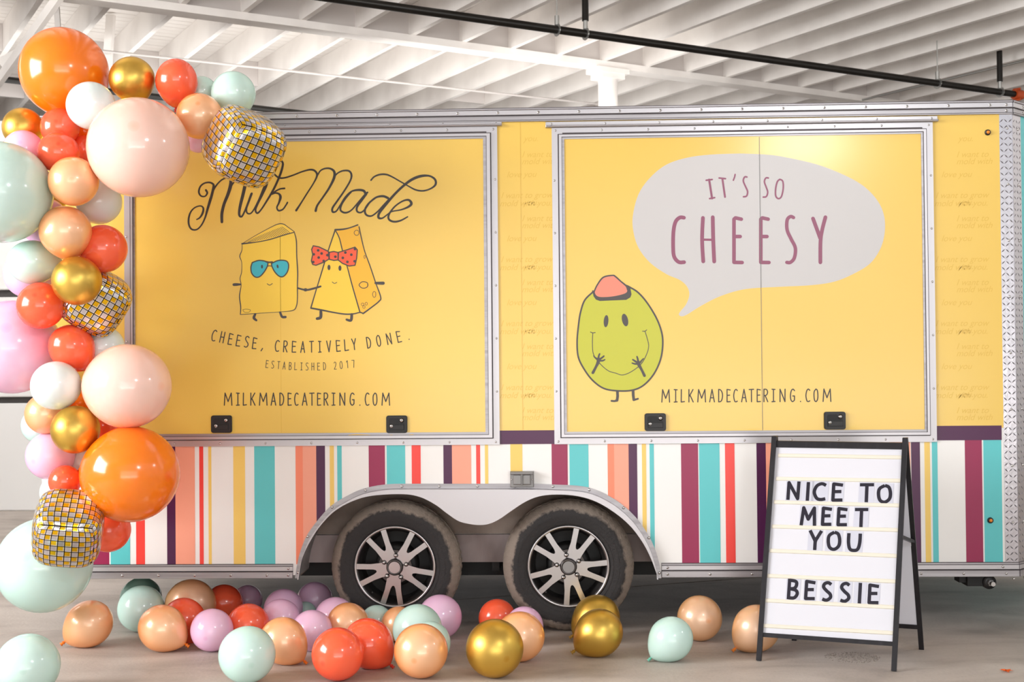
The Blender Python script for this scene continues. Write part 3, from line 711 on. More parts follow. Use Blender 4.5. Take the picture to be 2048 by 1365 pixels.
def latch(px, py, h):
    x, z = TP(px, py); mb = MB(); y = Y0-.012; a, b = .054, .045
    def rr(a, b, r, yo, n=5):
        P = []
        for sx, sz, st in ((1, 1, 0), (-1, 1, 90), (-1, -1, 180), (1, -1, 270)):
            for k in range(n+1):
                t = math.radians(st+90*k/n); P.append((x+sx*(a-r)+r*math.cos(t), z+sz*(b-r)+r*math.sin(t)))
        return P
    mb.poly(rr(a, b, .012, 0), y-.010, y, M['plastic']); mb.poly(rr(a*.93, b*.92, .010, 0), y-.014, y-.009, M['plastic'])
    mb.poly([(x-.041, z-.031), (x+.040, z-.031), (x+.040, z+.005), (x+.016, z+.008), (x+.010, z+.032), (x-.034, z+.031), (x-.041, z+.022)], y-.0145, y-.0135, M['plastic2'])
    mb.box(x-.034, x+.036, y-.018, y-.0140, z-.026, z-.003, M['plastic']); mb.box(x-.034, x+.036, y-.0185, y-.0179, z-.0045, z-.003, M['plastic2'])
    mb.lathe([(0, -.006), (.011, -.006), (.013, 0)], M['plastic'], 16, (x+.026, y-.013, z+.020))
    for ox, oz in ((.026, .020), (-.026, -.009)): mb.lathe([(0, -.004), (.006, -.0045), (.0085, -.002), (.009, 0)], M['screw'], 16, (x+ox, y-.0185, z+oz)); mb.box(x+ox-.0045, x+ox+.0045, y-.0232, y-.022, z+oz-.0012, z+oz+.0012, M['aludark'])
    mb.build('latch', h)
def smear(mb, out):
    p = crop(0, 0, 1, out)
    for P in ([(697, 871.5, 2), (712, 870, 3), (740, 871.5, 2.4)], [(752, 872, 2), (770, 873, 3), (784, 871, 2.5)], [(819, 871, 3), (826, 870.5, 3)]): ribbon(mb, P, 2, M['glue'], p)
mb = MB(); smear(mb, .0172); _g = mb.build('glue_residue', hl, fix=False); _g['kind'] = 'stuff'
latch(445, 848.5, hl); latch(794.5, 848.8, hl); latch(1310, 844.5, hr); latch(1668, 841.5, hr)
def sk(h, name, fn, out=.0126):
    mb = MB(); fn(mb, out); o = mb.build(name, h, fix=False); return o
seam(562, 285, 866, .0122, hl, w=.7); seam(1521, 275, 861, .0132, hr, M['grey2'], .9)

# left hatch print -----------------------------------------------------
SL = (350, 300, 3.689)
def big_script(mb, out):
    p = crop(*SL, out); k = M['ink']
    def r(P, w=13): ribbon(mb, P, w, k, p)
    r([(228, 297, 16), (238, 318, 14), (222, 342, 11), (192, 340, 12), (176, 312, 14), (186, 272, 13), (215, 247, 12), (252, 240, 13), (280, 252, 15), (284, 275, 18), (268, 345, 20), (242, 430, 18), (222, 500, 13), (195, 555, 11), (160, 588, 11), (122, 585, 13), (102, 550, 14), (102, 500, 14), (118, 455, 12), (150, 424, 10), (190, 414, 10), (209, 432, 14), (203, 468, 16), (183, 500, 12), (160, 514, 9)])
    r([(240, 430, 13), (262, 350, 12), (296, 275, 12), (340, 225, 11), (382, 207, 12), (408, 218, 18), (410, 262, 26), (390, 330, 24), (362, 400, 22), (346, 470, 22), (346, 532, 20)])
    r([(378, 350, 13), (408, 280, 12), (446, 225, 11), (486, 200, 11), (514, 208, 16), (518, 250, 24), (504, 320, 24), (484, 400, 22), (474, 455, 19), (476, 485, 17), (492, 492, 14), (512, 458, 13), (535, 400, 13), (562, 325, 14)])
    r([(566, 322, 16), (546, 380, 13), (528, 432, 12), (532, 465, 12), (556, 470, 11), (582, 440, 11), (620, 365, 12), (655, 280, 14), (688, 200, 14)])
    r([(578, 252, 18), (576, 274, 14)])
    r([(690, 200, 16), (675, 262, 16), (645, 330, 14), (608, 405, 13), (594, 445, 14), (608, 467, 14), (636, 440, 12), (680, 372, 14), (720, 305, 16), (752, 240, 16), (782, 165, 17), (796, 105, 16), (784, 78, 14)])
    r([(716, 155, 12), (738, 184, 13), (768, 206, 13), (808, 206, 12), (868, 188, 11), (940, 160, 11), (998, 146, 13), (1032, 155, 15), (1048, 188, 15), (1022, 246, 11), (975, 320, 11), (928, 395, 12), (894, 447, 16)])
    r([(808, 284, 13), (776, 288, 11), (744, 304, 12), (716, 326, 13)]); r([(716, 326, 12), (742, 318, 12), (768, 326, 15), (778, 350, 20), (766, 392, 14), (752, 425, 12), (764, 448, 13), (794, 440, 12), (816, 412, 11), (830, 388, 12)])
    r([(1050, 190, 11), (1072, 155, 11), (1105, 138, 12), (1145, 138, 14), (1174, 160, 18), (1174, 205, 20), (1138, 280, 16), (1090, 352, 14), (1050, 410, 15), (1038, 450, 18)])
    r([(1174, 200, 12), (1200, 172, 11), (1240, 154, 12), (1284, 156, 14), (1302, 185, 15), (1292, 230, 13), (1244, 310, 13), (1195, 380, 14), (1162, 430, 15), (1164, 458, 15), (1190, 452, 12), (1218, 410, 11), (1255, 350, 11), (1300, 308, 12), (1350, 296, 16), (1392, 302, 18), (1408, 328, 18)])
    r([(1300, 310, 12), (1262, 352, 14), (1228, 405, 14), (1222, 446, 14), (1256, 464, 14), (1300, 446, 11), (1350, 390, 11), (1398, 335, 14), (1420, 314, 14)])
    r([(1412, 325, 16), (1378, 370, 18), (1344, 420, 16), (1344, 454, 14), (1372, 462, 12), (1404, 436, 11), (1440, 385, 12), (1486, 350, 14), (1536, 342, 17), (1572, 356, 18)])
    r([(1480, 354, 12), (1432, 392, 14), (1402, 440, 15), (1410, 478, 15), (1448, 488, 12), (1492, 458, 11), (1538, 408, 11), (1578, 366, 12)])
    r([(1446, 224, 12), (1470, 198, 12), (1512, 182, 13), (1560, 182, 13), (1604, 200, 11), (1660, 232, 10), (1720, 266, 10), (1776, 295, 12), (1832, 302, 12), (1886, 286, 12), (1922, 256, 16), (1918, 218, 16), (1876, 192, 14), (1812, 194, 20), (1746, 220, 20), (1680, 270, 18), (1618, 330, 18), (1556, 402, 20), (1508, 465, 18), (1502, 500, 18), (1530, 504, 12), (1566, 478, 10), (1600, 455, 10), (1668, 442, 11), (1722, 420, 16), (1744, 396, 20), (1724, 370, 16), (1680, 378, 12), (1622, 418, 12), (1580, 474, 14), (1578, 512, 15), (1614, 530, 15), (1664, 522, 13), (1716, 494, 10)])
sk(hl, 'script_lettering', big_script)
def cheese1(mb, out):
    p = crop(*SL, out); k = M['ink2']
    body = [(495, 693), (600, 682), (700, 661), (880, 608), (895, 670), (898, 780), (905, 900), (903, 1000), (903, 1100), (895, 1155), (870, 1185), (780, 1196), (640, 1205), (482, 1215), (485, 1160), (476, 1080), (488, 1000), (482, 950), (492, 900), (492, 830), (478, 785), (492, 745)]
    fill(mb, body, M['cheese'], p); top = [(495, 693), (590, 635), (700, 575), (760, 548), (800, 550), (840, 575), (880, 606), (700, 661), (600, 682)]
    fill(mb, top, M['cheese'], p, .0002)
    q = crop(*SL, out+.0004)
    def r(P, w=6, s=True): ribbon(mb, P, w, k, q, smooth=s)
    r([(880, 608), (895, 670, 8), (898, 780, 8), (905, 900, 9), (903, 1000, 8), (903, 1100, 7), (895, 1155, 7), (870, 1185, 6), (780, 1196, 4), (640, 1205, 4), (482, 1215, 5)])
    r([(482, 1215), (485, 1160, 8), (476, 1080, 8), (488, 1000, 5), (480, 950, 6), (492, 900, 5), (492, 830, 4), (478, 785, 7), (494, 740, 5), (495, 693, 4)], 6)
    r([(495, 693, 12), (600, 681, 7), (700, 661, 8), (800, 630, 8), (880, 608, 7)]); r([(495, 693, 4), (590, 635, 4), (700, 575, 5), (760, 548, 6), (800, 548, 6), (840, 575, 5), (880, 604, 5)], 5)
    for i in range(24):
        t = i/24; bx = 545+(860-545)*t; by = 688-(t**1.1)*72; tx = 520+(800-520)*t; ty = 683-(t**.85)*122
        r([(tx, ty+3), ((tx+bx)/2+6, (ty+by)/2), (bx, by-6)], 3.4)
    r([(500, 1180), (525, 1176), (556, 1182), (545, 1198), (512, 1198), (500, 1180)], 3); r([(680, 988), (698, 999), (718, 987)], 5)
    r([(434, 995, 20), (455, 994, 20), (482, 993, 13)]); r([(592, 1213, 16), (582, 1240, 20), (600, 1258, 16)]); r([(776, 1200, 16), (790, 1232, 18), (815, 1234, 18)])
    r([(905, 1020, 12), (965, 1034, 14), (1020, 1024, 15), (1074, 1008, 14)]); disc(mb, 963, 1033, 15, 12, k, q)
    for P in ([(570, 832), (620, 816), (676, 826), (684, 850), (660, 898), (625, 935), (592, 938), (566, 910), (560, 868)], [(712, 838), (765, 816), (820, 820), (838, 850), (830, 898), (800, 934), (768, 932), (736, 900), (716, 862)]):
        fill(mb, P, M['bluelens'], q, .0002, True); ribbon(mb, P+[P[0]], 9, k, crop(*SL, out+.0009))
    q2 = crop(*SL, out+.0009)
    ribbon(mb, [(672, 826), (695, 830), (718, 828)], 12, k, q2); ribbon(mb, [(682, 860), (698, 856), (714, 860)], 6, k, q2)
    disc(mb, 642, 862, 7, 14, k, q2); disc(mb, 757, 860, 7, 14, k, q2, rot=-.2)
def cheese2(mb, out):
    p = crop(*SL, out); k = M['ink2']
    front = [(1182, 592), (1130, 745), (1080, 910), (1003, 1168), (1150, 1190), (1260, 1206), (1365, 1200), (1310, 1010), (1270, 860), (1235, 740), (1212, 650)]
    sd = [(1182, 592), (1240, 586), (1290, 575), (1350, 556), (1362, 572), (1375, 650), (1400, 750), (1440, 860), (1480, 980), (1517, 1090), (1500, 1125), (1440, 1170), (1385, 1208), (1365, 1200), (1310, 1010), (1270, 860), (1235, 740), (1212, 650)]
    fill(mb, front, M['cheese'], p); fill(mb, sd, M['cheese2'], p)
    q = crop(*SL, out+.0004)
    def r(P, w=8): ribbon(mb, P, w, k, q)
    r([(1182, 592, 10), (1130, 745, 8), (1080, 910, 9), (1040, 1040, 8), (1003, 1165, 10)]); r([(1003, 1168, 12), (1080, 1182, 12), (1180, 1202, 10), (1260, 1213, 10), (1320, 1210, 9), (1365, 1200, 9), (1388, 1208, 10)], 10)
    r([(1182, 592, 8), (1212, 650, 8), (1235, 740, 8), (1270, 860, 8), (1310, 1010, 9), (1365, 1200, 9)]); r([(1182, 590, 14), (1240, 586, 12), (1290, 575, 9), (1348, 554, 10)])
    r([(1358, 568, 8), (1375, 650, 8), (1400, 750, 7), (1440, 860, 8), (1480, 980, 8), (1517, 1085, 9), (1505, 1118, 10), (1440, 1170, 10), (1388, 1208, 12)])
    def loop(cx, cy, a, b, w, n=10): ribbon(mb, [(cx+a*math.cos(2*PI*i/n)*(1+.08*math.sin(3*i)), cy+b*math.sin(2*PI*i/n)) for i in range(n+1)], w, k, q)
    loop(1340, 612, 18, 19, 4); loop(1392, 997, 32, 24, 6); loop(1470, 1067, 12, 22, 4); loop(1384, 1140, 10, 10, 3); loop(1394, 1160, 9, 10, 3); loop(1411, 1136, 8, 11, 3); loop(1399, 790, 5, 12, 3)
    r([(1480, 983, 18), (1510, 984, 22), (1536, 984, 24)]); r([(1076, 1192, 20), (1074, 1236, 22), (1048, 1246, 20)]); r([(1304, 1215, 20), (1298, 1258, 20), (1266, 1253, 16)])
    r([(1160, 975), (1176, 986), (1194, 978)], 5); disc(mb, 1136, 868, 11, 20, k, q); disc(mb, 1217, 873, 11, 20, k, q)
    pb = crop(*SL, out+.0008); pk = crop(*SL, out+.0012)
    for P in ([(1020, 708), (1062, 716), (1132, 750), (1136, 806), (1100, 828), (1040, 852), (1016, 846), (1006, 820), (1016, 772), (1008, 735)], [(1203, 757), (1262, 740), (1328, 718), (1345, 738), (1340, 800), (1328, 852), (1285, 858), (1236, 838), (1203, 812)], [(1138, 756), (1172, 750), (1206, 758), (1204, 812), (1172, 816), (1138, 808)]):
        fill(mb, P, M['bow'], pb); ribbon(mb, P+[P[0]], 8, k, pk, smooth=False)
    for x, y in ((1056, 742), (1024, 771), (1082, 765), (1060, 795), (1124, 777), (1020, 828), (1097, 820), (1183, 789), (1257, 758), (1301, 774), (1238, 797), (1272, 827), (1328, 732), (1325, 822)): disc(mb, x, y, 10, 10, k, pk, 12)
sk(hl, 'cheese_slice_drawing', cheese1); sk(hl, 'cheese_wedge_drawing', cheese2)
SB = (380, 630, 3.938)
def tagline(mb, out):
    p = crop(*SB, out); k = M['ink']
    for ch, x, y in [('C', 190, 163), ('H', 255, 177), ('E', 320, 192), ('E', 383, 204), ('S', 447, 213), ('E', 510, 225), (',', 572, 232), ('C', 687, 245), ('R', 752, 250), ('E', 820, 252), ('A', 888, 254), ('T', 957, 252), ('I', 1022, 252), ('V', 1093, 249), ('E', 1168, 245), ('L', 1232, 239), ('Y', 1292, 232), ('D', 1408, 219), ('O', 1485, 205), ('N', 1567, 190), ('E', 1645, 173), ('.', 1716, 152)]:
        rot = math.radians((950-x)/760*13); glyph(mb, ch, x, y, 32 if ch not in 'IN' else 36 if ch == 'N' else 22, 86, 8, k, p, rot)
def established(mb, out):
    p = crop(*SB, out)
    for ch, x, y in [('E', 608, 388), ('S', 652, 393), ('T', 698, 397), ('A', 742, 400), ('B', 790, 404), ('L', 833, 405), ('I', 878, 407), ('S', 922, 408), ('H', 968, 408), ('E', 1014, 408), ('D', 1060, 405), ('2', 1143, 401), ('0', 1190, 396), ('1', 1240, 390), ('7', 1285, 387)]:
        glyph(mb, ch, x, y, 20 if ch != 'I' else 14, 58, 4.6, M['ink'], p, math.radians((950-x)/350*6))
URL = [('M', 300, 62), ('I', 377, 26), ('L', 432, 28), ('K', 495, 38), ('M', 577, 62), ('A', 657, 38), ('D', 723, 34), ('E', 785, 28), ('C', 838, 30), ('A', 903, 38), ('T', 960, 36), ('E', 1017, 28), ('R', 1071, 34), ('I', 1130, 26), ('N', 1200, 44), ('G', 1277, 36), ('.', 1338, 10), ('C', 1395, 32), ('O', 1457, 34), ('M', 1542, 62)]
def url_left(mb, out):
    p = crop(*SB, out)
    for ch, x, w in URL: glyph(mb, ch, x, 665, w, 96, 8.5, M['ink'], p)
sk(hl, 'tagline_lettering', tagline); sk(hl, 'small_lettering', established); sk(hl, 'web_address', url_left)

# right hatch print ----------------------------------------------------
SR = (1130, 300, 3.0567); SO = (1130, 520, 3.592)
def bubble(mb, out):
    fill(mb, [(1070, 22), (900, 28), (750, 47), (620, 90), (520, 170), (450, 270), (415, 400), (418, 500), (450, 600), (520, 690), (620, 760), (700, 795), (745, 835), (760, 885), (740, 945), (697, 1000), (710, 1018), (745, 1008), (830, 955), (950, 895), (1100, 852), (1300, 838), (1500, 828), (1650, 805), (1780, 750), (1870, 690), (1930, 600), (1955, 500), (1950, 400), (1910, 310), (1830, 225), (1720, 160), (1560, 95), (1400, 55), (1250, 30)], M['bubble'], crop(*SR, out), 0, True)
def cheesy(mb, out):
    p = crop(*SR, out); k = M['wine']
    def r(P, w=23, s=True): ribbon(mb, P, w, k, p, smooth=s)
    r([(727, 415), (702, 414), (676, 440), (663, 500), (661, 600), (668, 655), (695, 686), (728, 687)]); r([(843, 416), (838, 550), (845, 682)]); r([(903, 412), (906, 550), (912, 683)]); r([(848, 549), (900, 550)], 14)
    for dx in (0, 164): r([(1078+dx, 424), (1042+dx, 416), (1033+dx, 424), (1033+dx, 688), (1083+dx, 689)], 22, False); r([(1040+dx, 530), (1071+dx, 530)], 22, False)
    r([(1397, 414), (1378, 408), (1358, 430), (1358, 490), (1382, 545), (1408, 600), (1402, 660), (1378, 688), (1356, 688)], 21)
    r([(1516, 420), (1538, 480), (1560, 540)]); r([(1592, 412), (1572, 490), (1562, 560), (1561, 688)])
def itsso(mb, out):
    p = crop(*SR, out); k = M['wine']
    def r(P, w=10, s=False): ribbon(mb, P, w, k, p, smooth=s)
    r([(881, 182), (899, 297)], 13); r([(863, 186), (900, 181)]); r([(884, 298), (915, 292)]); r([(942, 172), (981, 176)]); r([(962, 176), (978, 288)], 12); r([(1040, 150), (1037, 165), (1029, 186)], 9)
    r([(1112, 166), (1098, 166), (1090, 190), (1104, 225), (1116, 255), (1110, 282), (1091, 287)], 10, True); r([(1243, 172), (1228, 172), (1219, 195), (1230, 228), (1239, 258), (1231, 285), (1212, 289)], 10, True)
    r([(1313, 180), (1331, 192), (1334, 235), (1323, 285), (1304, 298), (1288, 280), (1288, 235), (1298, 195), (1313, 180)], 10, True)
def url_right(mb, out):
    p = crop(1323-270/3.88, 789.5-665/3.9, 3.85, out)
    for ch, x, w in URL: glyph(mb, ch, x, 665-(x-900)*.004, w, 96, 8.5, M['ink'], p)
def olive(mb, out):
    p = crop(*SO, out); q = crop(*SO, out+.0004); q2 = crop(*SO, out+.0008); k = M['ink2']
    for P in ([(376, 935), (378, 980), (374, 1010), (356, 1016), (334, 1014)], [(489, 935), (490, 975), (494, 1006), (508, 1004), (524, 999)]): ribbon(mb, [(a, b, 20 if i < 3 else 14) for i, (a, b) in enumerate(P)], 18, k, p, smooth=False)
    body = [(340, 175), (200, 232), (142, 290), (112, 375), (97, 470), (87, 590), (96, 700), (140, 790), (200, 868), (280, 925), (380, 942), (480, 938), (560, 905), (632, 830), (680, 735), (700, 640), (698, 540), (662, 430), (592, 312), (525, 235), (462, 195)]
    fill(mb, body, M['olive'], p, .0002, True); ribbon(mb, body[1:]+[(440, 185)], 12, k, q)
    ribbon(mb, [(200, 225), (200, 235)], 12, k, q)
    fill(mb, [(198, 226), (205, 262), (222, 286), (250, 296), (340, 292), (440, 288), (470, 270), (478, 248), (468, 195), (445, 185), (400, 170), (300, 165)], k, q, .0002)
    hat = [(212, 228), (238, 178), (275, 128), (340, 112), (362, 120), (402, 158), (438, 188), (448, 218), (430, 242), (350, 262), (262, 268), (225, 256)]
    fill(mb, hat, M['pimento'], q2, 0, True); ribbon(mb, [(208, 232, 10), (232, 180, 10), (275, 126, 11), (340, 112, 10), (362, 120, 11), (402, 156, 10), (440, 188, 12), (452, 215, 14)], 10, k, crop(*SO, out+.0012))
    disc(mb, 295, 441, 17, 44, k, q, 20, .08); disc(mb, 431, 433, 22, 46, k, q, 20, -.22)
    m_ = [(200, 525), (197, 600), (205, 680), (250, 745), (310, 797), (365, 815), (415, 828), (480, 802), (548, 748), (588, 675), (601, 620), (592, 570), (575, 515)]
    ribbon(mb, m_, 5.5, k, q); ribbon(mb, [(183, 519), (198, 525), (217, 523)], 6, k, q); ribbon(mb, [(557, 513), (575, 513), (587, 504)], 6, k, q)
    ribbon(mb, [(200, 812, 20), (222, 770, 18), (238, 735, 24), (240, 712, 24)], 20, k, q2)
    for P in ([(232, 715, 16), (215, 702, 11), (206, 690, 8)], [(240, 710, 14), (243, 690, 13), (249, 676, 11)], [(250, 715, 14), (268, 702, 13), (279, 692, 11)], [(250, 725, 13), (270, 725, 12), (286, 718, 9)]): ribbon(mb, P, 12, k, q2)
    ribbon(mb, [(571, 833, 20), (550, 790, 18), (531, 755, 24), (526, 735, 24)], 20, k, q2)
    for P in ([(520, 748, 13), (500, 748, 12), (482, 742, 9)], [(518, 738, 14), (500, 726, 13), (487, 718, 11)], [(526, 732, 14), (522, 712, 13), (517, 696, 11)], [(540, 738, 14), (552, 722, 11), (564, 710, 8)]): ribbon(mb, P, 12, k, q2)
sk(hr, 'speech_bubble', bubble, .0122); sk(hr, 'large_lettering', cheesy, .0127); sk(hr, 'small_lettering', itsso, .0127); sk(hr, 'web_address', url_right); sk(hr, 'olive_drawing', olive)

# fender ----------------------------------------------------------------
o_w, m_w, i_w = [wpt(*p) for p in outer], [wpt(*p) for p in mid], [wpt(*p) for p in inner]
mb = MB(); n = len(o_w)
def strip(P, Q, y0, y1, m):
    v = [(a, y0, b) for a, b in P]+[(a, y1, b) for a, b in Q]; n_ = len(P); mb.add(v, [(i, i+1, n_+i+1, n_+i) for i in range(n_-1)], m, True)
yf = Y0-.045
skirt = inset(outer, 26); skirt[0] = (skirt[0][0], 596); skirt[-1] = (skirt[-1][0], 596); s_w = [wpt(*p) for p in skirt]
mb.poly(s_w+i_w[::-1], yf, yf+.003, M['alu2'])
strip(s_w, m_w, yf, Y0-.004, M['alu2'])
fender = tb(mb, 'fender')
mb = MB(); mb.poly(o_w+m_w[::-1], Y0-.005, Y0, M['alu']); mb.build('trim', fender)
mb = MB()
for X, Y in ((92, 566), (142, 377), (270, 223), (446, 134), (640, 113), (838, 113), (1037, 112), (1235, 114), (1433, 114), (1628, 132), (1808, 226), (1941, 384), (1996, 568)):
    x, z = wpt(X+(4 if X < 600 else -4 if X > 1500 else 0), Y); mb.dome((x, Y0-.005, z), .008, .005, M['screw'], 10)
s = mb.build('screws', fender); s['kind'] = 'stuff'
# wheel well
mb = MB(); strip(arch, arch, Y0+.003, Y0+.295, M['dust']); zl = TZ(1083.5)-.0
mb.box(ax0-.02, ax1+.02, Y0+.285, Y0+.298, zl, TZ(960), M['dust']); mb.box(ax0-.02, ax1+.02, Y0+.275, Y0+.298, ZARCH+.0, zl-.003, M['dust2']); tb(mb, 'wheel_well')

# wheels ------------------------------------------------------------------
def wheel(px, py, rot, y, near=True, cap=None):
    p = on_y(px, py, y); R = .340; c = (p.x, y, R)
    mb = MB()
    prof = [(.204, .03), (.209, .012), (.225, .002), (.240, .001), (.255, -.004), (.275, -.006), (.290, -.003), (.305, .006), (.322, .022), (.332, .036), (.338, .052), (.3385, .058), (.333, .0585), (.333, .066), (.340, .067), (.340, .100), (.334, .101), (.334, .109), (.340, .110), (.339, .15), (.334, .162), (.322, .178), (.29, .198), (.23, .2), (.204, .18)]
    def mod(k, j):
        if 8 <= j <= 11 or 18 <= j <= 20: return -.006 if k % 3 == 0 else 0
        return 0
    mb.lathe(prof, M['tyre'], 168, c, True, None, mod)
    for rr in (.232, .262): mb.lathe([(rr-.0015, -.004 if rr > .25 else .002), (rr, -.0065 if rr > .25 else -.0005), (rr+.0015, -.0045 if rr > .25 else .002)], M['tyre'], 96, c)
    v0 = mb.v; mb.v = [(a-c[0], b-c[1], d-c[2]) for a, b, d in v0]
    t = mb.build('wheel'); t.location = c; t.parent = trailer; t.matrix_parent_inverse = Matrix.Translation(-Vector(trailer.location))
    if not near: return t
    mb = MB()
    mb.lathe([(.208, .014), (.2115, .006), (.2085, .002), (.200, .004), (.197, .012)], M['rim'], 96)
    mb.lathe([(.197, .012), (.192, .016), (.190, .040), (.182, .046), (.178, .06), (.172, .13)], M['rimdark'], 96)
    mb.lathe([(.172, .13), (0, .13)], M['hole'], 48); mb.lathe([(0, .062), (.095, .062), (.11, .075), (.115, .13)], M['hole'], 48)
    mb.lathe([(0, .010), (.050, .010), (.074, .018), (.078, .05)], M['rimdark'], 40)
    mb.build('rim', t)
    h = [(.040, -.036), (.075, -.037), (.120, -.0425), (.196, -.0615), (.2015, -.0585), (.2035, -.036), (.1990, -.0335), (.135, -.018), (.112, -.012), (.100, -.006)]
    P = h+[(.097, 0)]+[(a, -b) for a, b in h[::-1]]
    for k in range(5):
        X = Matrix.Rotation(-(rot+k*2*PI/5), 4, 'Y'); mb = MB(); mb.poly(P, .004, .030, M['rim'], M['rimdark'], X)
        mb.build('spoke', t)
    for k in range(5):
        X = Matrix.Rotation(-(rot+(k+.5)*2*PI/5), 4, 'Y'); mb = MB()
        mb.poly([(.03, -.028), (.070, -.028), (.086, -.012), (.086, .012), (.070, .028), (.03, .028)], .012, .03, M['rimdark'], None, X)
        cc = X @ Vector((.0605, 0, 0)); mb.lathe([(.0125, .012), (.0125, .004), (.010, .001)], M['rimdark'], 12, cc); mb.lathe([(.0098, .01), (.0095, -.004), (.006, -.009), (0, -.010)], M['screw'], 6 if False else 14, cc); mb.build('lug_nut', t)
    mb = MB(); mb.lathe([(.044, .008), (.0435, -.004), (.040, -.014), (.034, -.017), (.031, -.013), (0, -.014)], M['rimdark'], 40); mb.lathe([(0, -.0145), (.030, -.0145)], M['grey'] if not cap else M['rim'], 40)
    mb.build('centre_cap', t)
    X = Matrix.Rotation(-math.radians(228), 4, 'Y'); mb = MB(); q = X @ Vector((.176, .02, 0)); mb.tube(q, q+Vector((0, -.018, 0)), .005, M['plastic'], 8); mb.build('valve', t)
    return t
YW = Y0+.045
wheel(789.5, 1130, math.radians(48.8), YW, cap=True); wheel(1137, 1130, math.radians(64), YW)
wheel(800, 1120, 0, Y0+1.85, False); wheel(1115, 1120, 0, Y0+1.85, False)
mb = MB()
for px in (789.5, 1137):
    p = on_y(px, 1130, YW); mb.tube((p.x, YW+.15, .34), (p.x, Y0+1.9, .34), .04, M['chassis'], 12)
tb(mb, 'axles')
mb = MB()
for yy in (.45, 1.65): mb.box(XL+.1, XR-.1, Y0+yy, Y0+yy+.06, ZARCH-.10, ZARCH, M['chassis'])
for k in range(14): x = XL+.2+(XR-XL-.4)*k/13; mb.box(x, x+.04, Y0+.3, Y0+1.9, ZARCH-.05, ZARCH, M['chassis'])
tb(mb, 'chassis')
p = TP(1376, 1150); mb = MB(); mb.tube((p[0], Y0+.5, ZARCH-.012), (p[0], Y0+1.5, ZARCH-.012), .095, M['chassis'], 24); mb.tube((p[0]+.1, Y0+.5, ZARCH-.06), (p[0]+.14, Y0+.48, ZARCH-.075), .018, M['grey2'], 10); tb(mb, 'tank', label='black round tank slung under the body')
x0, _ = TP(1926, 1160); x1, _ = TP(1984, 1160); zj0, zj1 = TZ(1178), TZ(1150); mb = MB()
mb.box(x0, x0+.06, Y0+.06, Y0+.14, TZ(1172), zj1, M['chassis']); mb.box(x0+.035, x1-.02, Y0+.04, Y0+.14, zj0, zj1, M['chassis']); xc, zc_ = TP(1984, 1168)
mb.lathe([(.014, .0), (.032, .0), (.036, .01), (.036, .1)], M['plastic'], 20, (xc, Y0+.03, zc_)); mb.lathe([(.026, -.004), (.028, .004)], M['grey2'], 20, (xc, Y0+.03, zc_))
mb.tube((xc, Y0-.02, zc_), (xc, Y0+.08, zc_), .012, M['screw'], 8); mb.lathe([(0, -.02), (.016, -.02), (.018, -.008), (.018, .01)], M['grey'], 6, (xc, Y0+.03, zc_), False)
tb(mb, 'stabiliser_jack')

# outlet box ---------------------------------------------------------------
xa, za = TP(1020.5, 975.5, .03); xb, zb2 = TP(1067.5, 943.5, .03); mb = MB(); W_, H_ = xb-xa, zb2-za
mb.cbox(xa, xb, Y0-.035, Y0, za, zb2, M['grey'], .004); mb.cbox(xa+.001, xb-.001, Y0-.055, Y0-.03, zb2-.014, zb2, M['grey'], .004)
mb.cbox(xa+.016, xb-.016, Y0-.048, Y0-.03, za+.015, zb2-.015, M['grey'], .004); mb.cbox((xa+xb)/2-.006, (xa+xb)/2+.006, Y0-.053, Y0-.045, za+.012, zb2-.012, M['grey2'], .002)
for s_ in (xa+.008, xb-.008): mb.dome((s_, Y0-.035, za+H_*.5), .004, .003, M['screw'], 8)
tb(mb, 'outlet_box', label='grey weatherproof outlet box')

# ============================================================ A-FRAME SIGN
fa, fb, fc = on_z(1518, 1322), on_z(1788, 1343), on_z(1843, 1300)
wv = fb-fa; sv = fc-fb; wd = wv.normalized()
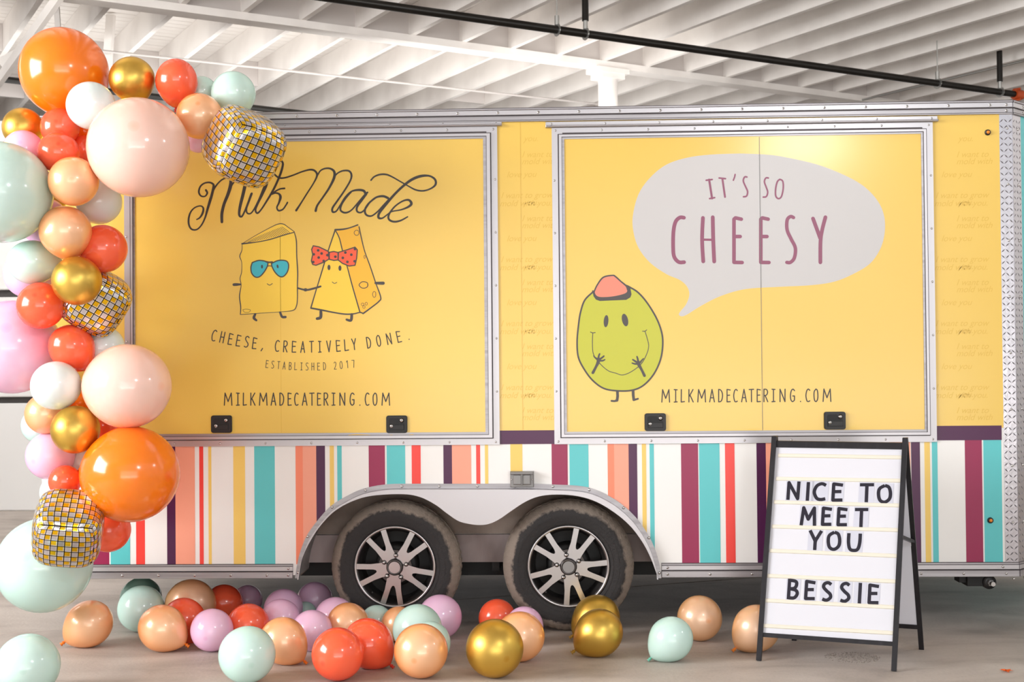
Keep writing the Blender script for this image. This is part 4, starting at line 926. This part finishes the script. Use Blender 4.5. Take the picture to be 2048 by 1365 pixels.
# height of the apex so that its right end sits where the photograph has it
def proj(P):
    w = Vector(P)-CP; return 1024+F_PX*w.dot(Rr)/w.dot(Fw), 682.5-F_PX*w.dot(Uu)/w.dot(Fw)
H = 1.0
for _ in range(30):
    y = proj(fb+sv*.5+Vector((0, 0, H)))[1]; H += (y-878)/440
TRt, TLt = fb+sv*.5+Vector((0, 0, H)), fa+sv*.5+Vector((0, 0, H))
print('SIGN', H, proj(TRt), proj(TLt), (fb-fa).length, sv.length, proj(fa+sv))
sign = tag(empty('a_frame_sign', ((fa+fb)/2+sv*.5)), 'black A-frame letter-board sign reading NICE TO MEET YOU BESSIE', 'sign')
def sb(mb, name, par=None):
    o = mb.build(name, None, fix=True)
    if par is None: o.parent = sign; o.matrix_parent_inverse = Matrix.Translation(-Vector(sign.location))
    else: o.parent = par
    return o
T_ = .022
for (f0, f1, t0, t1, front) in ((fa, fb, TLt, TRt, True), (fa+sv, fc, TLt, TRt, False)):
    up = (t0-f0).normalized(); nr = wd.cross(up).normalized()
    if (nr.y > 0) == front: nr = -nr
    ln_ = (t0-f0).length
    for f_, t_ in ((f0, t0), (f1, t1)):
        mb = MB(); mb.bar(f_+nr*.004, t_+nr*.010+up*.0, T_*1.05, T_, M['frame'], up=tuple(nr)); sb(mb, 'leg')
    lo, hi = (.112, .965)
    for t in (lo, hi):
        mb = MB(); mb.bar(f0+up*ln_*t+wd*T_/2, f1+up*ln_*t-wd*T_/2, T_, .02 if t == lo else .03, M['frame'], up=tuple(up)); sb(mb, 'crossbar')
    mb = MB(); a = f0+wd*.010+up*(ln_*lo+.006); b = f1-wd*.010+up*(ln_*lo+.006); c = f1-wd*.010+up*(ln_*hi-.006); d = f0+wd*.010+up*(ln_*hi-.006)
    v = [q+nr*.004 for q in (a, b, c, d)]+[q-nr*.004 for q in (a, b, c, d)]
    mb.add(v, [(0, 1, 2, 3), (7, 6, 5, 4), (0, 4, 5, 1), (1, 5, 6, 2), (2, 6, 7, 3), (3, 7, 4, 0)], M['board']); pn = sb(mb, 'panel')
    if front:
        O = f0.copy(); UPV, NRV, panel = up, nr, pn
def SP(px, py, lift=.0):                                       # photograph pixel -> point on the front board
    r = ray(px, py); o_ = O+NRV*(.004+lift); t = (o_-CP).dot(NRV)/r.dot(NRV); return CP+r*t
def S2(X, Y, lift=0): return SP(1480+X/2.7025, 860+Y/2.7025, lift)
for (yl, yr) in ((139, 150), (265, 276), (391, 410), (523, 543), (654, 683), (790, 821), (923, 961), (1060, 1100)):
    # ends of each track follow the board edges
    L_ = S2(210-(yl-100)*.0887, yl); R_ = S2(884-(yr-110)*.056, yr)
    mb = MB(); h_ = .0095
    v = []
    for q in (L_, R_):
        for a_, b_ in ((-h_, 0), (-h_*.7, .004), (h_*.7, .004), (h_, 0)): v.append(q+UPV*a_+NRV*b_)
    mb.add(v, [(0, 4, 5, 1), (1, 5, 6, 2), (2, 6, 7, 3)], M['track']); mb.build('letter_track', panel)
LET = [('N', 289, 330, 58, 84), ('i', 367, 334, 10, 84), ('C', 433, 335, 64, 84), ('E', 526, 338, 46, 86), ('T', 684, 341, 58, 86), ('O', 781, 347, 68, 88),
       ('M', 370, 467, 70, 86), ('E', 468, 469, 42, 86), ('E', 552, 471, 42, 86), ('T', 655, 476, 54, 88), ('Y', 407, 598, 54, 88), ('O', 508, 601, 66, 90), ('U', 617, 607, 66, 90),
       ('B', 288, 863, 52, 92), ('E', 378, 868, 44, 90), ('S', 470, 875, 48, 92), ('S', 568, 880, 48, 94), ('i', 648, 884, 10, 92), ('E', 721, 889, 44, 92)]
for ch, X, Y, w, h in LET:
    ctr = S2(X, Y); sc2 = 1/(2.7025*F_PX/(ctr-CP).dot(Fw))
    def place(x, y, lift=0, ctr=ctr): return ctr+wd*x*sc2*1.03-UPV*y*sc2*1.02+NRV*(.0018+lift)
    mb = MB(); tw = max(w, 40)/2+12
    q = [ctr+wd*a_*tw*sc2+UPV*b_*58*sc2 for a_, b_ in ((-1, -1), (1, -1), (1, 1), (-1, 1))]
    mb.add([p_+NRV*.0004 for p_ in q]+[p_+NRV*.0012 for p_ in q], [(4, 5, 6, 7), (0, 1, 5, 4), (1, 2, 6, 5), (2, 3, 7, 6), (3, 0, 4, 7)], M['tile']); t_ = mb.build('letter_tile', panel)
    mb = MB(); glyph(mb, ch, 0, 0, w, h, 17.5, M['letter'], place, cap=False)
    lo = mb.build('letter', None, fix=False); lo.parent = panel
# spreader bars
for f0, f1, t0, t1 in ((fa, fa+sv, TLt, TLt), (fb, fc, TRt, TRt)):
    mb = MB(); mb.bar(f0.lerp(t0, .57), f1.lerp(t1, .52), .018, .014, M['frame']); sb(mb, 'spreader')

# ============================================================ BALLOONS
def balloon_mesh(name, m, knot=False):
    seg, rings = 48, 30; v = []; f = []
    for j in range(rings+1):
        t = PI*j/rings; r, z = math.sin(t), math.cos(t)
        if t > PI/2: k = (t-PI/2)/(PI/2); z *= 1+.16*k*k; r *= 1-.10*math.sin(PI*k)*k
        for i in range(seg): a = 2*PI*i/seg; v.append((r*math.cos(a), r*math.sin(a), z))
    for j in range(rings):
        for i in range(seg): f.append((j*seg+i, (j+1)*seg+i, (j+1)*seg+(i+1) % seg, j*seg+(i+1) % seg))
    me = bpy.data.meshes.new(name); me.from_pydata(v, [], f); me.materials.append(m)
    bm = bmesh.new(); bm.from_mesh(me); bmesh.ops.remove_doubles(bm, verts=bm.verts, dist=1e-5); bmesh.ops.recalc_face_normals(bm, faces=bm.faces); bm.to_mesh(me); bm.free()
    for p in me.polygons: p.use_smooth = True
    return me
def knot_mesh(m):
    v = []; f = []; seg = 14; prof = [(.055, -1.13), (.045, -1.19), (.075, -1.21), (.085, -1.235), (.05, -1.26), (.06, -1.30), (.095, -1.34), (.075, -1.335), (.02, -1.30)]
    for r, z in prof:
        for i in range(seg): a = 2*PI*i/seg; v.append((r*math.cos(a), r*math.sin(a), z))
    for j in range(len(prof)-1):
        for i in range(seg): f.append((j*seg+i, (j+1)*seg+i, (j+1)*seg+(i+1) % seg, j*seg+(i+1) % seg))
    me = bpy.data.meshes.new('knot'); me.from_pydata(v, [], f); me.materials.append(m)
    for p in me.polygons: p.use_smooth = True
    return me
BME = {k: balloon_mesh('balloon', m) for k, m in BM.items()}
def darker(k):
    c = {'orange': '#e85a05', 'coral': '#d9301c', 'mint': '#6fbfa6', 'pale': '#b8d0cc', 'lilac': '#cf86c2', 'peach': '#f0a58a', 'pearl': '#f07a10', 'tan': '#e07a1c', 'gold': '#9c7418', 'dark': '#5c8a7c'}[k]
    return mat(k+'_knot', c, .3)
KME = {k: knot_mesh(darker(k)) for k in BM}
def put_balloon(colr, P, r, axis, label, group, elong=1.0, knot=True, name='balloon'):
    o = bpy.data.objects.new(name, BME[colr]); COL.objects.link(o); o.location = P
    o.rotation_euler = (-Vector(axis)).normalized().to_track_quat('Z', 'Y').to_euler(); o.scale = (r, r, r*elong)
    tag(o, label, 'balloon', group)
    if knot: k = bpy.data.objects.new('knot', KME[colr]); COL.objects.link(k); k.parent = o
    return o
# garland: px, py, radius px, colour, layer (higher = nearer the camera), label, [elongation, image direction of the knot in degrees]
GAR = [
 (129, 146, 90, 'orange', 4, 'giant plain orange balloon at the very top left of the garland', 1.04, -75),
 (264, 159, 45, 'gold', 3, 'gold chrome balloon standing highest beside the giant top orange balloon', 1, -80),
 (353, 164, 43, 'coral', 3, 'coral balloon at the top of the garland, just right of the topmost gold one', 1.12, -100),
 (404, 184, 31, 'mint', 1, 'mostly hidden mint balloon between the top coral and the upper right mint one'),
 (467, 188, 44, 'mint', 2, 'mint balloon at the upper right end of the garland, above the foil cube', 1.02, -90),
 (399, 233, 46, 'pearl', 5, 'pearl orange balloon touching the left side of the upper foil cube'),
 (182, 212, 48, 'pale', 6, 'pale whitish mint balloon between the giant orange and the big pale peach balloon'),
 (277, 296, 100, 'peach', 8, 'huge pale peach balloon in the upper part of the garland'),
 (46, 256, 40, 'gold', 3, 'gold balloon under the giant top orange one, at the left edge of the garland'),
 (120, 255, 38, 'coral', 4, 'coral balloon right below the giant top orange balloon'),
 (47, 301, 40, 'lilac', 5, 'lilac balloon wedged above the giant mint balloon at the left edge'),
 (117, 306, 41, 'coral', 6, 'coral balloon above the higher of the two stacked pearl orange balloons'),
 (168, 300, 29, 'coral', 3, 'half hidden coral balloon against the left side of the upper huge peach balloon'),
 (170, 262, 24, 'orange', 2, 'small sliver of orange balloon behind the upper coral balloons'),
 (2, 385, 101, 'mint', 8, 'giant pale mint balloon cut by the left edge, halfway up'),
 (147, 363, 49, 'pearl', 9, 'higher of the two stacked pearl orange balloons beside the giant left mint balloon'),
 (198, 404, 45, 'pale', 4, 'off-white balloon tucked under the upper huge peach balloon'),
 (396, 282, 24, 'lilac', 2, 'small pink balloon peeping out left of the upper foil cube'),
 (131, 464, 51, 'pearl', 9, 'lower of the two stacked pearl orange balloons, above the middle gold one', 1.02, -90),
 (206, 498, 48, 'coral', 6, 'coral balloon above the middle foil cube, touching the trailer edge'),
 (88, 443, 48, 'lilac', 3, 'pink balloon showing between the giant mint and the lower stacked pearl one'),
 (66, 525, 46, 'mint', 6, 'pale mint oval balloon left of the middle gold balloon', 1.12, 0),
 (154, 562, 49, 'gold', 8, 'gold balloon in front of the middle foil cube'),
 (58, 548, 49, 'lilac', 3, 'pink balloon peeping out behind the pale mint oval balloon'),
 (82, 612, 47, 'coral', 7, 'coral balloon left of the middle foil cube, above the giant pink balloon'),
 (25, 695, 94, 'lilac', 3, 'giant pink balloon cut by the left edge, in the middle of the garland'),
 (144, 696, 46, 'coral', 6, 'coral balloon just below the middle foil cube', 1.08, -65),
 (206, 696, 43, 'pale', 4, 'greyish white balloon behind the lower huge peach balloon'),
 (112, 772, 49, 'pale', 7, 'white-looking pale balloon left of the lower huge peach balloon'),
 (254, 773, 88, 'peach', 8, 'huge pale peach balloon in the lower half of the garland', 1.05, 180),
 (160, 806, 32, 'orange', 2, 'small orange balloon behind the lowest gold balloon'),
 (205, 850, 31, 'coral', 4, 'coral balloon between the lower peach and the lower giant orange balloon'),
 (92, 828, 41, 'pearl', 6, 'pearl orange balloon to the left of the lowest gold balloon'),
 (81, 851, 37, 'mint', 4, 'mint balloon behind the small pearl orange balloon on the left edge'),
 (151, 860, 48, 'gold', 9, 'lowest gold balloon of the garland, above the lower giant orange balloon'),
 (101, 912, 48, 'lilac', 6, 'lilac balloon on the left, under the lowest gold balloon'),
 (260, 949, 96, 'orange', 8, 'giant orange balloon over the stripes near the foot of the garland', 1.02, 180),
 (130, 963, 32, 'coral', 7, 'small coral balloon sitting on top of the lowest foil cube'),
 (118, 985, 37, 'pale', 4, 'white balloon behind the lowest foil cube'),
 (166, 930, 34, 'pale', 3, 'white balloon between the lilac and the lower giant orange balloon'),
 (217, 1061, 44, 'coral', 5, 'coral balloon to the right of the lowest foil cube'),
 (89, 1131, 94, 'mint', 7, 'giant mint balloon at the foot of the garland'),
 (112, 402, 20, 'gold', 3, 'small gold balloon glimpsed right of the giant left mint balloon'),
]
CUB = [(488, 293, 74, 7, 'mirror-tiled gold and silver foil cube balloon at the upper right end of the garland', (.55, .25, .78)),
       (190, 601, 66, 6, 'mirror-tiled foil cube balloon half hidden behind the middle gold balloon', (.35, .5, .6)),
       (137, 1057, 72, 9, 'mirror-tiled foil cube balloon in front of the giant mint balloon, lowest of the three', (.62, .12, .30))]
items = [[g[0], g[1], g[2], g[4], 6.30-.045*g[4]-g[2]*.0015] for g in GAR]+[[c[0], c[1], c[2], c[3], 6.28-.045*c[3]-.12] for c in CUB]
def dmax(it): return 6.9 if it[0]+it[2] < 84 else (Y0-.035)/(1+it[2]/F_PX)
for it in items: it[4] = min(it[4], dmax(it))
for rnd in range(400):
    mv = 0
    for i in range(len(items)):
        for j in range(i):
            a, b = items[i], items[j]; d2 = math.hypot(a[0]-b[0], a[1]-b[1])
            if d2 >= a[2]+b[2]: continue
            ra, rb = a[2]*a[4]/F_PX, b[2]*b[4]/F_PX; lat = d2*(a[4]+b[4])/2/F_PX; S = .95*(ra+rb)
            if lat >= S: continue
            need = math.sqrt(S*S-lat*lat); fr, bk = (a, b) if a[3] > b[3] or (a[3] == b[3] and a[4] < b[4]) else (b, a)
            gap = bk[4]-fr[4]
            if gap < need-1e-4:
                e = need-gap; room = max(dmax(bk)-bk[4], 0); g = min(room, e*.5); bk[4] += g; fr[4] -= (e-g)*.6; mv = max(mv, e)
    if mv < .002: break
print('GARLAND rounds', rnd, 'depth range', min(i[4] for i in items), max(i[4] for i in items))
for g, it in zip(GAR, items):
    P = at_d(g[0], g[1], it[4]); el = g[6] if len(g) > 6 else 1.0
    if len(g) > 7: a = math.radians(g[7]); ax = Rr*math.cos(a)*.95+Uu*math.sin(a)*.95+Vector((0, .45, 0))
    else: ax = Vector((random.uniform(-.4, .4), 1, random.uniform(-.5, .2)))
    sp2 = .96 if el > 1.03 else 1.0
    put_balloon(g[3], P, g[2]*it[4]/F_PX*sp2, ax, g[5], 'balloons of the garland', el, len(g) > 7)
def foil_cube(P, r, rot, label):
    n = 16; v = []; f = []; uvs = []
    for ax in range(3):
        for sg in (-1, 1):
            o_ = len(v)
            for i in range(n+1):
                for j in range(n+1):
                    a, b = -1+2*i/n, -1+2*j/n; p = [0, 0, 0]; p[ax] = sg; p[(ax+1) % 3] = a*sg; p[(ax+2) % 3] = b
                    q = Vector(p); nn = sum(abs(c)**3.6 for c in q)**(1/3.6); q = q/nn
                    edge = max(abs(a), abs(b))
                    if edge > .9: q *= 1-.03*abs(math.sin(9*a+5*b+ax*2))*((edge-.9)/.1)
                    v.append(q); uvs.append((i/n, j/n))
            for i in range(n):
                for j in range(n): a_ = o_+i*(n+1)+j; f.append((a_, a_+n+1, a_+n+2, a_+1))
    me = bpy.data.meshes.new('foil_cube_balloon'); me.from_pydata(v, [], f); ul = me.uv_layers.new(name='UVMap')
    for p_ in me.polygons:
        p_.use_smooth = True
        for li in p_.loop_indices: ul.data[li].uv = uvs[me.loops[li].vertex_index]
    bm = bmesh.new(); bm.from_mesh(me); bmesh.ops.remove_doubles(bm, verts=bm.verts, dist=1e-4); bmesh.ops.recalc_face_normals(bm, faces=bm.faces); bm.to_mesh(me); bm.free()
    me.materials.append(M['foil']); o = bpy.data.objects.new('foil_cube_balloon', me); COL.objects.link(o); o.location = P; o.scale = (r*.93,)*3; o.rotation_euler = rot
    tag(o, label, 'balloon', 'foil cube balloons of the garland')
for c, it in zip(CUB, items[len(GAR):]): foil_cube(at_d(c[0], c[1], it[4]), c[2]*it[4]/F_PX, c[5], c[4])

# loose balloons on the floor: px, py, rx, ry, colour, knot direction in the picture (deg) or None, label
FLO = [
 (55, 1331, 63, 63, 'mint', None, 'mint balloon on the floor, cut by the bottom left corner'),
 (177, 1250, 51, 44, 'pearl', 217, 'pearl orange balloon lying alone on the floor under the garland'),
 (282, 1196, 41, 41, 'dark', None, 'dark sage balloon half under the trailer, behind a mint one'),
 (282, 1217, 46, 46, 'mint', None, 'mint balloon on the floor in front of the dark sage one'),
 (325, 1257, 50, 45, 'pearl', -32, 'pearl orange balloon second from the left on the floor, knot to the right'),
 (381, 1204, 51, 50, 'tan', None, 'shaded tan pearl balloon behind the leftmost coral floor balloon'),
 (368, 1240, 44, 44, 'coral', -60, 'leftmost coral balloon on the floor'),
 (424, 1253, 41, 44, 'lilac', None, 'lilac balloon at the left front, between two coral ones'),
 (448, 1213, 39, 38, 'coral', None, 'coral balloon behind the left front lilac balloon'),
 (495, 1200, 30, 30, 'lilac', None, 'small mauve balloon furthest back at the left, under the trailer edge'),
 (496, 1254, 42, 42, 'coral', None, 'coral balloon behind the front mint balloon'),
 (494, 1309, 57, 56, 'mint', None, 'large mint balloon in the front row on the floor'),
 (567, 1281, 48, 47, 'pearl', -42, 'pearl orange balloon right of the front mint balloon'),
 (567, 1215, 39, 39, 'lilac', None, 'back lilac balloon of the pair behind the pearl orange front balloon'),
 (561, 1238, 40, 40, 'lilac', None, 'lilac balloon directly behind the pearl orange front balloon'),
 (630, 1201, 36, 37, 'lilac', None, 'lilac balloon furthest back beside the left tyre'),
 (611, 1226, 22, 22, 'mint', None, 'mint balloon barely visible between the lilac ones'),
 (670, 1226, 41, 41, 'lilac', None, 'lilac balloon leaning at the foot of the left tyre'),
 (624, 1259, 40, 42, 'lilac', None, 'lilac balloon in the middle, behind the left of the two front coral ones'),
 (696, 1250, 44, 42, 'pearl', None, 'pearl orange balloon behind the two front coral balloons'),
 (737, 1285, 50, 51, 'coral', -42, 'right of the two front coral balloons, knot pointing right'),
 (676, 1307, 52, 53, 'coral', None, 'left of the two front coral balloons'),
 (753, 1237, 32, 32, 'mint', None, 'small mint balloon in front of the left alloy wheel'),
 (797, 1247, 34, 36, 'pearl', None, 'small deep orange balloon behind the front mint pair'),
 (835, 1261, 49, 50, 'mint', None, 'rear balloon of the mint pair in front of the left wheel'),
 (860, 1280, 41, 43, 'mint', None, 'front balloon of the mint pair, behind the front pearl orange one'),
 (842, 1300, 53, 55, 'pearl', None, 'pearl orange balloon in the front row with a dark dot on top'),
 (880, 1221, 45, 43, 'lilac', None, 'lilac balloon at the right side of the left tyre'),
 (994, 1234, 36, 39, 'coral', None, 'coral balloon at the left of the right tyre'),
 (1049, 1251, 38, 38, 'lilac', None, 'lilac balloon mostly hidden in front of the right tyre'),
 (1040, 1269, 46, 53, 'pearl', None, 'peach pearl balloon behind the large front gold one'),
 (989, 1295, 57, 59, 'gold', None, 'large gold chrome balloon in the front row'),
 (1192, 1237, 49, 46, 'gold', 215, 'rear of the two gold balloons by the right tyre'),
 (1197, 1265, 49, 48, 'gold', 215, 'front of the two gold balloons by the right tyre'),
 (1341, 1277, 45, 45, 'mint', 222, 'mint balloon alone to the left of the sign'),
 (1399, 1236, 45, 45, 'tan', None, 'tan pearl balloon behind the mint one left of the sign'),
 (1512, 1261, 45, 50, 'tan', 222, 'orange pearl balloon half behind the left foot of the sign'),
]
fl_it = []
for f_ in FLO:
    px, py, rx, ry = f_[:4]; r = (rx+ry)/2; lo, hi = 3, 12
    for _ in range(50):
        d = (lo+hi)/2; z = at_d(px, py, d).z-ry*d/F_PX
        if z > .001: lo = d
        else: hi = d
    fl_it.append([px, py, r, py+ry, d])
ntyre = F_PX*0
for rnd in range(300):
    mv = 0
    for i in range(len(fl_it)):
        for j in range(i):
            a, b = fl_it[i], fl_it[j]; Pa, Pb = at_d(a[0], a[1], a[4]), at_d(b[0], b[1], b[4]); S = .94*(a[2]*a[4]+b[2]*b[4])/F_PX
            dd = (Pa-Pb).length
            if dd < S-1e-3:
                e = (S-dd)*.5; fr, bk = (a, b) if a[3] > b[3] else (b, a); fr[4] -= e*.25; bk[4] += e*.25; mv = max(mv, e)
    if mv < .002: break
TW = [on_y(789.5, 1130, YW).x, on_y(1137, 1130, YW).x]
for f_, it in zip(FLO, fl_it):
    d = it[4]; P = at_d(f_[0], f_[1], d); r = it[2]*d/F_PX
    if f_[5] is not None: a = math.radians(f_[5]); ax = Rr*math.cos(a)+Uu*math.sin(a)+Vector((0, -.12, 0))
    else: ax = Vector((random.uniform(-.6, .6), 1, random.uniform(-.1, .3)))
    el = 1.0
    if f_[5] is not None: r *= .97; el = 1.06
    if f_[0] == 1512: P = at_d(f_[0], f_[1], 5.99); r = it[2]*5.99/F_PX*.97
    if 642 < f_[0] < 930 or 1005 < f_[0] < 1262:      # keep clear of the tyre faces
        dm_ = (Y0+.034)/(1+f_[2]/F_PX); rr_ = ray(f_[0], f_[1]); d2 = min(d, dm_/rr_.y); P = at_d(f_[0], f_[1], d2); r *= d2/d
    P.z = r*.985
    put_balloon(f_[4], P, r, ax, f_[6], 'loose balloons on the floor', el, True)

# ============================================================ SMALL THINGS
lf = on_z(2012, 1345); mb = MB(); P = []
for k in range(14): a = 2*PI*k/14; q = .028*(1 if k % 2 else .45)*(1+.2*math.sin(3*k)); P.append((lf.x+q*math.cos(a), lf.y+q*math.sin(a)*.8, .004+.008*abs(math.sin(2*k))))
P.append((lf.x, lf.y, .003)); mb.add(P, [(k, (k+1) % 14, 14) for k in range(14)], M['leaf']); tag(mb.build('dry_leaf'), 'dry orange leaf on the concrete, right of the sign', 'leaf')
pc = on_z(1705, 1316); mb = MB()
for k in range(420):
    a, q = random.uniform(0, 2*PI), math.sqrt(random.random()); x, y = pc.x+.13*q*math.cos(a), pc.y+.11*q*math.sin(a); s = random.uniform(.002, .0045)
    mb.add([(x-s, y, 0), (x, y-s, 0), (x+s, y, 0), (x, y+s, 0), (x, y, s*.7)], [(0, 1, 4), (1, 2, 4), (2, 3, 4), (3, 0, 4)], M['stone'])
tag(mb.build('gravel_patch'), 'round patch of exposed gravel in the concrete below the sign', 'gravel', kind='stuff')
